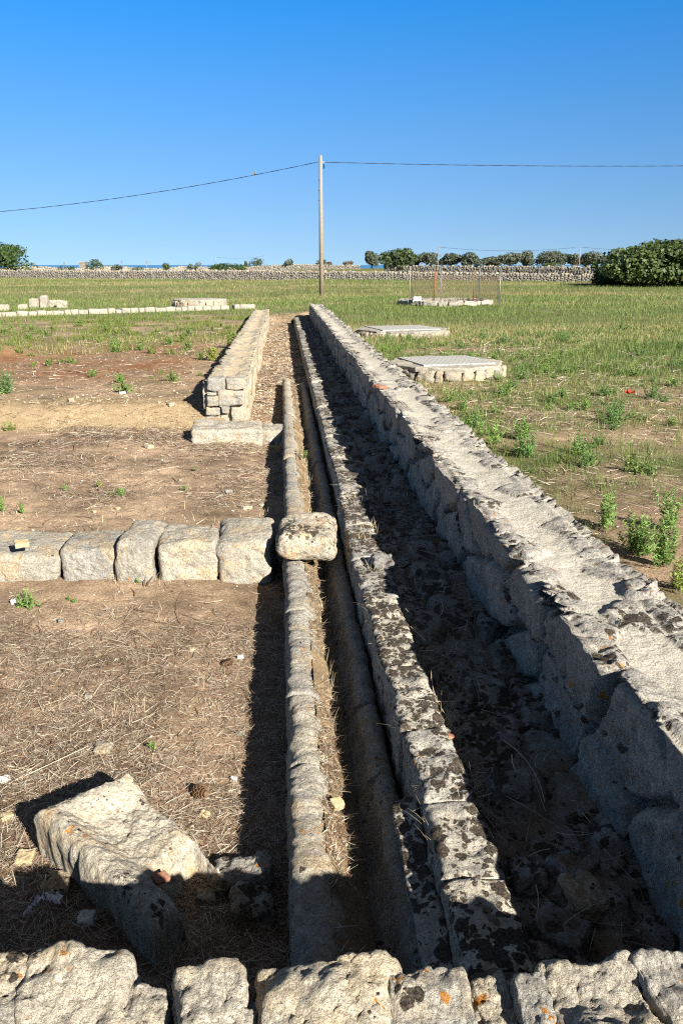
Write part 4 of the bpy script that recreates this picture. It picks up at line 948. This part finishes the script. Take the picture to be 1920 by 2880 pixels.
# ------------------------------------------------------------------ dry stone walls far away
def far_wall(pts, zt_f, name, lab, seed, step=.08, nz=20, cop=.46, coph=(.22, .40), thick=.75):
    e = empty(name, lab, 'wall', (*pts[0], 0)); off = np.array([*pts[0], 0.]); P0 = np.array(pts, float); seg = np.linalg.norm(np.diff(P0, axis=0), axis=1); cum = np.r_[0, np.cumsum(seg)]
    n_ = int(cum[-1]/step); s = np.linspace(0, cum[-1], n_); X = np.interp(s, cum, P0[:, 0]); Y = np.interp(s, cum, P0[:, 1]); dx = np.gradient(X, s); dy = np.gradient(Y, s); ln = np.hypot(dx, dy); dx /= ln; dy /= ln
    fxn, fyn = (dy, -dx); sgn = np.where(fxn*X+fyn*Y > 0, -1, 1); fxn *= sgn; fyn *= sgn     # towards the camera
    zb = terrain(X, Y, False)-.15; zt_ = np.array([zt_f(a, b) for a, b in zip(X, s)])-.24+.05*fbm(np.stack([s*.9, s*0, s*0], -1), 3, .6, seed)
    prof = [(0, t) for t in np.linspace(0, 1, nz)]+[(t, 1) for t in (.33, .66, 1)]+[(1, t) for t in (.5, 0)]; prof = np.array(prof); k = len(prof)
    S_ = np.repeat(s, k); D_ = np.tile(prof[:, 0], n_); T_ = np.tile(prof[:, 1], n_); ZB = np.repeat(zb, k); ZT = np.repeat(zt_, k); Z = ZB+(ZT-ZB)*T_
    f1, f2, cid, _, _ = worley(S_/.44, Z/.25, seed); q = .20*ss(0, .25, f2-f1)-.12+.10*(RND[cid][:, 2]-.5)
    dep = -D_*thick+np.where(D_ == 0, q+.10*(1-T_), 0); Z = Z+np.where((T_ == 1), q*.9, 0)
    V = np.stack([np.repeat(X, k)+np.repeat(fxn, k)*dep, np.repeat(Y, k)+np.repeat(fyn, k)*dep, Z], -1)-off
    mesh_np('masonry', V, grid_faces(n_, k), M['drystone'], e, True)
    # coping stones set on edge along the top
    Vs, Fs = [], []; s0 = 0; j = 0; r = np.random.RandomState(seed); o = 0
    while s0 < cum[-1]:
        w = cop*r.uniform(.6, 1.3)
        if r.rand() > .08:
            x, y, zt1 = np.interp(s0, s, X), np.interp(s0, s, Y), np.interp(s0, s, zt_); a = math.atan2(np.interp(s0, s, dy), np.interp(s0, s, dx)); h = r.uniform(*coph)
            v, F = rock_verts((w*.92, .5, h), 3, seed*7+j, rad=.35, lump=.12, rough=.06, warp=.2); v = place(v, (x-np.interp(s0, s, fxn)*.25, y-np.interp(s0, s, fyn)*.25, zt1+h*.42), (r.normal(0, .1), r.normal(0, .22), a+r.normal(0, .1)))
            Vs.append(v); Fs.append(F+o); o += len(v); j += 1
        s0 += w
    mesh_np('coping', np.concatenate(Vs)-off, np.concatenate(Fs), M['drystone'], e, True); return e
def wl_at(px):  # point of the main far wall line seen at this photo column
    r0 = ray(px, 760); d2 = r0[:2]; A2 = np.array([-WD[0], -WD[1]]); Mx = np.array([[d2[0], -WD[0]], [d2[1], -WD[1]]]); t = np.linalg.solve(Mx, WA); return d2*t[0]
p0, p1 = wl_at(-150), wl_at(640); p2 = wl_at(1740)
def z_of(p, py):  # height over a plan point that shows at photo row py
    q_ = np.array([p[0], p[1], 0]); r_h = (q_-CAM); dist = r_h@np.array([FW[0], FW[1], 0])/np.hypot(FW[0], FW[1]); ang = PITCH-math.atan((1440-py)/FPX); return 2.0-math.tan(ang)*dist
mp = lambda u, v: list(zip(*[(np.interp(t, [0, 1], [u[0], v[0]]), np.interp(t, [0, 1], [u[1], v[1]])) for t in (0, .5, 1)]))
def line(u, v): return [tuple(u+(v-u)*t) for t in (0, .5, 1)]
ztA = lambda x, s: np.interp(x, [p0[0], wl_at(0)[0], wl_at(330)[0], wl_at(640)[0], wl_at(900)[0], wl_at(1250)[0], p2[0]], [z_of(wl_at(0), 759), z_of(wl_at(0), 759), z_of(wl_at(330), 761), z_of(wl_at(640), 760), z_of(wl_at(900), 763), z_of(wl_at(1250), 766), z_of(wl_at(1740), 772)])
far_wall(line(p0, p2), ztA, 'dry_stone_wall', 'long dry stone wall closing the field with stones set on edge', 81)
# second wall behind, on the right, and a tumbled stretch in the middle
def back(px, D): r0 = ray(px, 745); return r0[:2]*(D/r0[1])
b0, b1 = back(1080, 146), back(1900, 112)
far_wall(line(b0, b1), lambda x, s: np.interp(s, [0, 120], [z_of(b0, 748), z_of(b1, 752)]), 'dry_stone_wall', 'second dry stone wall before the olive trees at right', 82, .12, 14)
b2, b3 = back(640, 190), back(1010, 178)
far_wall(line(b2, b3), lambda x, s: np.interp(s, [0, 8, 16, 30], [z_of(b2, 753), z_of(b2, 748), z_of(b3, 744), z_of(b3, 746)]), 'dry_stone_wall', 'ruined rubble wall behind the field wall left of the pole', 83, .12, 12)
b4, b5 = back(-200, 200), back(650, 200)
far_wall(line(b4, b5), lambda x, s: z_of(back(300, 200), 752)+.25*math.sin(s*.35), 'dry_stone_wall', 'tumbled dry stone wall behind the field wall at far left', 84, .15, 10)

# ------------------------------------------------------------------ trees
def tree(name, px, pbase, D, wpx, ptop, label, seed, cols, leaf, n, group=None, pos=None, trunk=True, flat=1.0, nl=11, zb=None, cat_='tree', skirt=.15, yel=0.0):
    r = np.random.RandomState(seed); p2_ = back(px, D); zg = float(terrain(np.array([p2_[0]]), np.array([p2_[1]]), False)[0]) if zb is None else zb
    W_ = wpx/FPX*D/2; zt_ = z_of(p2_, ptop); H = zt_-zg; e = empty(name, label, cat_, (p2_[0], p2_[1], zg), group)
    # lobes
    L = [(np.array([0, 0, H*(.46 if skirt < .03 else .58)]), np.array([W_*.74, W_*.74*flat, H*(.50 if skirt < .03 else .40)]))]
    for k in range(nl):
        a = 2*math.pi*k/nl+r.uniform(-.3, .3); el = r.uniform(-.95 if skirt < .03 else -.55, .95); rr_ = r.uniform(.22, .38)
        c_ = np.array([math.cos(a)*W_*.66*math.cos(el*.8), math.sin(a)*W_*.66*flat*math.cos(el*.8), H*((.45 if skirt < .03 else .52)+.32*math.sin(el))]); L.append((c_, np.array([W_*rr_, W_*rr_, H*rr_*.72])))
    L = [(c_, rd) for c_, rd in L]
    vol = np.array([rd.prod()**(2/3) for _, rd in L]); cnt = (n*vol/vol.sum()).astype(int); B, Nn = [], []
    for (c_, rd), m_ in zip(L, cnt):
        u = unit(r.normal(size=(m_, 3))); q_ = c_+u*rd*(r.rand(m_, 1)**.28); B.append(q_); Nn.append(u)
    B = np.concatenate(B); Nn = np.concatenate(Nn); top = H*1.0; k = (B[:, 2] > H*skirt*r.rand(len(B)))
    if skirt < .03: k &= (np.abs(B[:, 0])/W_)**2.1+(np.abs(B[:, 1])/(W_*max(flat, .8)))**2.1+(np.clip(B[:, 2]-.12*H, 0, None)/(H*.88))**2.1 < 1+.16*fbm(B/(W_*.22), 2, .5, seed+7)
    # gaps
    k &= fbm(B/(leaf*6.5), 2, .5, seed) > (-.5 if skirt < .03 else -.30)
    B, Nn = B[k], Nn[k]; m_ = len(B); nrm = unit(Nn+.75*r.normal(size=(m_, 3))+np.array([0, 0, .25])); t1 = unit(np.cross(nrm, r.normal(size=(m_, 3)))); t2 = np.cross(nrm, t1); s = leaf*(.55+.75*r.rand(m_))[:, None]
    V = np.stack([B-t1*s*.5, B-t2*s*.32, B+t1*s*.5, B+t2*s*.32], 1).reshape(-1, 3); F = np.arange(m_*4).reshape(-1, 4); tt = r.rand(m_)[:, None]
    col = np.array(cols[0])*(1-tt)+np.array(cols[1])*tt; col *= (1+.35*fbm(B/(W_*.5), 2, .5, seed+3))[:, None]
    mesh_np('crown', V, F, M['leaf'], e, False, np.repeat(np.clip(col, .005, 1), 4, 0))
    if trunk:
        mb = MB(); mb.tube([(0, 0, -.2), (.05*W_, 0, H*.25), (0, .03, H*.5)], [max(.05, W_*.10), W_*.075, W_*.05], 8)
        for k in range(5):
            a = k*1.256+.4; mb.tube([(0, 0, H*.22), (math.cos(a)*W_*.3, math.sin(a)*W_*.3*flat, H*.45), (math.cos(a)*W_*.6, math.sin(a)*W_*.55*flat, H*.66)], [W_*.05, W_*.035, W_*.012], 6)
        mb.build('trunk', M['bark'], e, True)
    return e
FIG = ((.035, .058, .014), (.085, .115, .034)); DARK = ((.024, .050, .011), (.05, .09, .02)); OLV = ((.05, .065, .04), (.10, .115, .075)); MID = ((.03, .052, .018), (.065, .09, .033)); DRY = ((.16, .11, .08), (.10, .10, .06))
tree('fig_tree', 1950, 0, 84, 610, 664, 'huge round fig tree at the right frame edge', 201, FIG, .42, 32000, nl=22, flat=.8, skirt=.0, zb=-.1, trunk=False)
tree('fig_tree', 1725, 0, 86.5, 150, 745, 'low dark skirt of fig branches left of the huge fig', 202, DARK, .34, 3600, nl=8, skirt=.0, zb=-.15, cat_='shrub')
tree('carob_tree', -50, 0, 168, 320, 670, 'dense dark green dome of a tree at the left frame edge', 203, DARK, .5, 9000, nl=14, skirt=.0, zb=-.3)
tree('carob_tree', 1118, 0, 146, 112, 697, 'largest dark tree rising behind the field wall right of the pole', 204, MID, .45, 4200, nl=12)
OT = [(1045, 215, 46, 705, 'small olive tree left of the largest dark tree'), (1090, 225, 30, 712, 'olive tuft peeping left behind the largest dark tree'), (1162, 210, 34, 712, 'olive tree right behind the largest dark tree'), (1200, 205, 52, 709, 'pale olive tree left of the slim far pole'),
      (1228, 235, 40, 712, 'olive tree right behind the slim far pole'), (1268, 210, 60, 710, 'wide olive tree right of the slim far pole'), (1320, 205, 50, 707, 'upright olive tree standing alone mid row'), (1372, 230, 44, 722, 'lowest olive tree in the dip of the row'),
      (1395, 225, 40, 722, 'low olive tree right of the dip'), (1432, 205, 66, 708, 'dark olive tree left of the tallest pair'), (1478, 215, 46, 705, 'narrow olive tree before the tallest olive'), (1545, 200, 92, 702, 'tallest broad olive tree of the row'),
      (1585, 230, 40, 712, 'olive tree behind the tallest olive on its right'), (1615, 215, 46, 712, 'olive tree just left of the second far pole'), (1668, 205, 70, 704, 'rounded olive tree just right of the second far pole'), (1722, 210, 52, 709, 'last olive tree before the huge fig'), (1755, 225, 44, 712, 'olive tree half hidden by the huge fig'), (1645, 225, 44, 716, 'low olive tree filling the gap by the second far pole')]
for k, (px, D, w, pt, lab) in enumerate(OT): tree('olive_tree', px, 0, D, w*1.12, pt, lab, 220+k, OLV, .46, 2600, 'olive trees beyond the stone walls', nl=7, flat=1.0, skirt=.05)
SH = [(268, 178, 58, 726, 'round bush right of the little hut', MID), (180, 178, 42, 743, 'low pale bush on the wall left of the hut', OLV), (328, 190, 36, 742, 'loose bush behind the wall right of the hut', OLV), (200, 180, 20, 748, 'smallest bush near the left lamps', MID), (388, 195, 46, 748, 'flat strip of bush behind the left wall', OLV), (466, 192, 26, 738, 'dark little bush on the wall top at left', MID),
      (535, 195, 22, 742, 'greyish small bush left of the dark hedge', OLV), (558, 195, 30, 737, 'second greyish bush left of the dark hedge', OLV), (720, 190, 44, 722, 'dome-shaped dark bush left of the pole', MID), (692, 192, 12, 733, 'tiny sapling left of the dome-shaped bush', OLV), (812, 185, 34, 726, 'grey round bush midway to the pole', OLV), (903, 188, 38, 727, 'dry grey bush behind the pole', OLV), (978, 190, 34, 733, 'brown dead bush right of the pole', DRY), (925, 188, 22, 735, 'brown twiggy bush touching the pole', DRY),
      (1350, 175, 40, 728, 'low green bush before the olive row', OLV), (1058, 175, 30, 728, 'pale bush at the foot of the largest dark tree', OLV), (1550, 170, 60, 738, 'bright low bush under the tallest olive', FIG)]
for k, (px, D, w, pt, lab, cl) in enumerate(SH): tree('bush', px, 0, D, w, pt, lab, 260+k, cl, .34, 600, 'bushes along the far walls', trunk=False, nl=6, cat_='bush')
tree('hedge', 645, 0, 190, 130, 739, 'long dark low hedge left of the dome-shaped bush', 290, DARK, .4, 1800, trunk=False, nl=10, cat_='hedge')

# ------------------------------------------------------------------ pole, cables, bird
pp_ = on_ground(904, 833); D = pp_[1]; zt_ = z_of(pp_[:2], 437); H = zt_-pp_[2]
e = empty('utility_pole', 'tall slender concrete utility pole standing in the field', 'utility pole', pp_)
o = MB().tube([(0, 0, -.2), (0, 0, H*.5), (0, 0, H)], [.165, .135, .105], 20).build('shaft', M['pole'], e, True)
MB().box((.17, 0, H-.42), (.08, .035, .06)).build('bracket', M['metal'], e); MB().tube([(.2, 0, H-.5), (.21, 0, H-.62), (.2, 0, H-.8)], [.03, .055, .03], 10).build('insulator', M['wire'], e, True)
mb = MB()
for k in range(3): mb.tube([(-.12, -.02, H-1.5-.62*k), (-.16, -.03, H-1.5-.62*k)], .03, 8)
mb.build('bolt', M['wire'], e)
TOP = pp_+np.array([0, 0, z_of(pp_[:2], 455)-pp_[2]])
def cable(P0, P1, sag, n=60, tw=True):
    t = np.linspace(0, 1, n); base = P0+(P1-P0)*t[:, None]-np.array([0, 0, 1])*(4*sag*t*(1-t))[:, None]; mb = MB()
    for ph in (0, math.pi):
        a = t*np.linalg.norm(P1-P0)*.9*2*math.pi/2.2+ph; mb.tube(base+np.stack([0*a, .012*np.cos(a), .012*np.sin(a)], -1), .012, 5)
    return mb, base
def at_px(px, py, y): r0 = ray(px, py); return CAM+r0*(y/r0[1])
E1 = at_px(-700, 608, 78); mb, bl = cable(TOP+np.array([-.12, 0, 0]), E1, .0, 90)
def fit(P0, P1, tx, ty):   # sag so that the cable passes the seen point
    best = min(np.linspace(0, 4, 161), key=lambda s_: min(abs(pj(b)[1]-ty)+abs(pj(b)[0]-tx)*.15 for b in cable_pts(P0, P1, s_)))
    return best
def pj(b): v = b-CAM; d = v@FW; return 960+FPX*(v@RT)/d, 1440-FPX*(v@UP)/d
def cable_pts(P0, P1, s_): t = np.linspace(0, 1, 200)[:, None]; return P0+(P1-P0)*t-np.array([0, 0, 1])*4*s_*t*(1-t)
L0 = TOP+np.array([-.12, 0, 0]); R0 = TOP+np.array([.14, 0, -.02]); E2 = at_px(2900, 440, 62)
sgL = fit(L0, E1, 300, 562); sgR = fit(R0, E2, 1400, 465.5)
mb, bl = cable(L0, E1, sgL, 160); tag(mb.build('cable', M['wire'], None, True), 'twisted dark cable sagging from the pole to the left with a bird', 'cable')
mb, br = cable(R0, E2, sgR, 160); tag(mb.build('cable', M['wire'], None, True), 'twisted dark cable running level from the pole to the right', 'cable')
k = min(range(len(bl)), key=lambda i: abs(pj(bl[i])[0]-722)); bp = bl[k]
V, F = [], []
prof = [(-.15, .006, .0), (-.10, .028, .012), (-.05, .055, .03), (0, .072, .05), (.05, .068, .085), (.085, .048, .125), (.105, .044, .155), (.13, .03, .168), (.15, .010, .165), (.165, .004, .160)]
pts = [(x, 0, z+.03) for x, r_, z in prof]; V, F = tube(pts, [r_ for _, r_, _ in prof], 12)
th = R(118); e = mesh_py('bird', [np.array([x*math.cos(-th+1.57)*.6, y, z]) for x, y, z in V], F, M['feather']); e.location = bp
e.scale = (1.15, 1.15, 1.35); tag(e, 'small grey dove perched on the left cable', 'bird')
MB().tube([(-.10, 0, .05), (-.17, 0, -.02)], [.03, .02], 6).build('tail', M['feather'], e, True)
# far poles with their line
def fpole(px, pb, pt, D, lab, r_=.10):
    p2_ = back(px, D); zb_ = z_of(p2_, pb); zt1 = z_of(p2_, pt); e_ = MB().tube([(0, 0, -.6), (0, 0, zt1-zb_)], [r_, r_*.75], 10).build('utility_pole', M['pole'], None, True); e_.location = (p2_[0], p2_[1], zb_)
    tag(e_, lab, 'utility pole', 'distant utility poles'); return np.array([p2_[0], p2_[1], zt1-.15])
q1 = fpole(1231, 752, 692, 150, 'slim pale distant pole left among the olive trees'); q2 = fpole(1627, 752, 692, 150, 'slim pale distant pole right among the olive trees'); q3 = fpole(607, 744, 722, 260, 'short distant pole far left of the concrete pole', .16)
q4 = fpole(749, 744, 717, 330, 'faint thin distant pole behind the dome-shaped bush', .06)
def thin(P0, P1, s_, lab):
    tag(MB().tube(cable_pts(P0, P1, s_)[::8], .022, 4).build('cable', M['wire'], None, True), lab, 'cable')
thin(q1, q2, .65, 'thin distant cable between the two poles among the olives'); thin(q2, at_px(2050, 705, 150), .5, 'thin distant cable from the right pole toward the fig'); thin(q3, q4, .6, 'faint distant cable left of the concrete pole')
# lamps, hut, blue roof on the left horizon
for px, pt, lab in ((97, 738, 'small lamp post beside the dark dome tree'), (180, 737, 'lamp post behind the low pale bush'), (342, 733, 'third lamp post right of the hut'), (412, 734, 'rightmost lamp post on the left horizon')):
    p2_ = back(px, 230); zb_ = -1.; zt1 = z_of(p2_, pt); e = empty('street_lamp', lab, 'lamp', (p2_[0], p2_[1], zb_), 'lamp posts on the left horizon')
    MB().tube([(0, 0, 0), (0, 0, zt1-zb_)], .06, 8).build('post', M['lamp'], e, True); MB().box((.1, 0, zt1-zb_-.3), (.2, .1, .36)).build('lamp_head', M['metal'], e)
p2_ = back(234, 225); zt1 = z_of(p2_, 738); e = empty('hut', 'small square plastered hut behind the wall at left', 'hut', (p2_[0], p2_[1], -1))
hw = 7/FPX*225*1.15; MB().box((0, 0, (zt1+1)/2), (hw, 1.2, (zt1+1)/2)).build('wall', M['hut'], e); MB().box((0, 0, zt1+1.06), (hw*1.12, 1.4, .12)).build('roof', M['drystone'], e)
p2_ = back(137, 235); zt1 = z_of(p2_, 750); e = empty('shed', 'low shed with blue roof barely showing over the wall', 'shed', (p2_[0], p2_[1], -1)); MB().box((0, 0, (zt1+.4)/2), (1.0, 1., (zt1+.4)/2)).build('wall', M['hut'], e)
MB().add([(-1.2, -1.1, zt1+.4), (1.2, -1.1, zt1+.4), (1.2, 1.1, zt1+.4), (-1.2, 1.1, zt1+.4), (-.6, 0, zt1+1), (.9, 0, zt1+1.05)], [[0, 1, 5, 4], [1, 2, 5], [2, 3, 4, 5], [3, 0, 4], [3, 2, 1, 0]]).build('roof', M['roofblue'], e)

# ------------------------------------------------------------------ light, sky, camera
sc = bpy.context.scene
SUN_AZ, SUN_EL = R(148), R(27.5)     # azimuth clockwise from +Y
sv = Vector((math.sin(SUN_AZ)*math.cos(SUN_EL), math.cos(SUN_AZ)*math.cos(SUN_EL), math.sin(SUN_EL)))
ld = bpy.data.lights.new('sun', 'SUN'); ld.energy = 4.6; ld.angle = R(.53); ld.color = (1, .94, .84); lo = bpy.data.objects.new('sun', ld); C.objects.link(lo); lo.rotation_euler = (-sv).to_track_quat('-Z', 'Y').to_euler()
w = bpy.data.worlds.new('World'); sc.world = w; w.use_nodes = True; nt = w.node_tree; nt.nodes.clear()
sky = nt.nodes.new('ShaderNodeTexSky'); sky.sky_type = 'NISHITA'; sky.sun_disc = False; sky.sun_elevation = SUN_EL; sky.sun_rotation = SUN_AZ
sky.altitude = 0; sky.air_density = .5; sky.dust_density = 0; sky.ozone_density = 8.0
g = N(nt); tc_ = g.n('ShaderNodeTexCoord'); sx = g.n('ShaderNodeSeparateXYZ'); g.l(tc_.outputs['Generated'], sx.inputs[0])
cx_ = g.n('ShaderNodeCombineXYZ'); g.l(sx.outputs[0], cx_.inputs[0]); g.l(sx.outputs[1], cx_.inputs[1])
g.l(g.math('ADD', g.math('MULTIPLY', g.math('MAXIMUM', sx.outputs[2], 0.0), .60), .105), cx_.inputs[2]); g.l(cx_.outputs[0], sky.inputs[0])
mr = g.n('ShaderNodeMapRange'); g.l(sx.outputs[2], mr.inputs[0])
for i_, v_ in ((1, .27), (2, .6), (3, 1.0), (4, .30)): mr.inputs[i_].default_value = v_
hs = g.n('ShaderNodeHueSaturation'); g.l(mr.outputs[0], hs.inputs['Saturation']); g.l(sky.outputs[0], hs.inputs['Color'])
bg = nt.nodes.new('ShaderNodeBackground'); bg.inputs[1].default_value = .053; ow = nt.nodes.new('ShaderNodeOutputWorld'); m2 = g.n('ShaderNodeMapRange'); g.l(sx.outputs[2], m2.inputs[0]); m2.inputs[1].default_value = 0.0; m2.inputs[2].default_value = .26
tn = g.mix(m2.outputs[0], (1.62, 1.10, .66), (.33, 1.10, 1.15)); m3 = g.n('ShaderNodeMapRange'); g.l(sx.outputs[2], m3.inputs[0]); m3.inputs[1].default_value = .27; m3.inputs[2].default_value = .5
tn = g.mix(m3.outputs[0], tn, (.44, .45, .48)); fin = g.mix(1.0, hs.outputs[0], tn, 'MULTIPLY'); nt.links.new(fin, bg.inputs[0]); nt.links.new(bg.outputs[0], ow.inputs[0])  # sky above the view greyed and dimmed to deepen the shadows
cd = bpy.data.cameras.new('camera'); co = bpy.data.objects.new('camera', cd); C.objects.link(co); sc.camera = co
cd.sensor_fit = 'VERTICAL'; cd.sensor_height = 24; cd.lens = 24*FPX/2880; cd.clip_start = .05; cd.clip_end = 90000
co.location = CAM; co.rotation_euler = Vector(FW).to_track_quat('-Z', 'Y').to_euler()
sc.view_settings.view_transform = 'Standard'; sc.view_settings.look = 'None'; sc.view_settings.gamma = 1; sc.view_settings.exposure = 1.85
sc.cycles.use_denoising = False; sc.cycles.filter_width = 1.15; sc.cycles.max_bounces = 6; sc.cycles.diffuse_bounces = 1
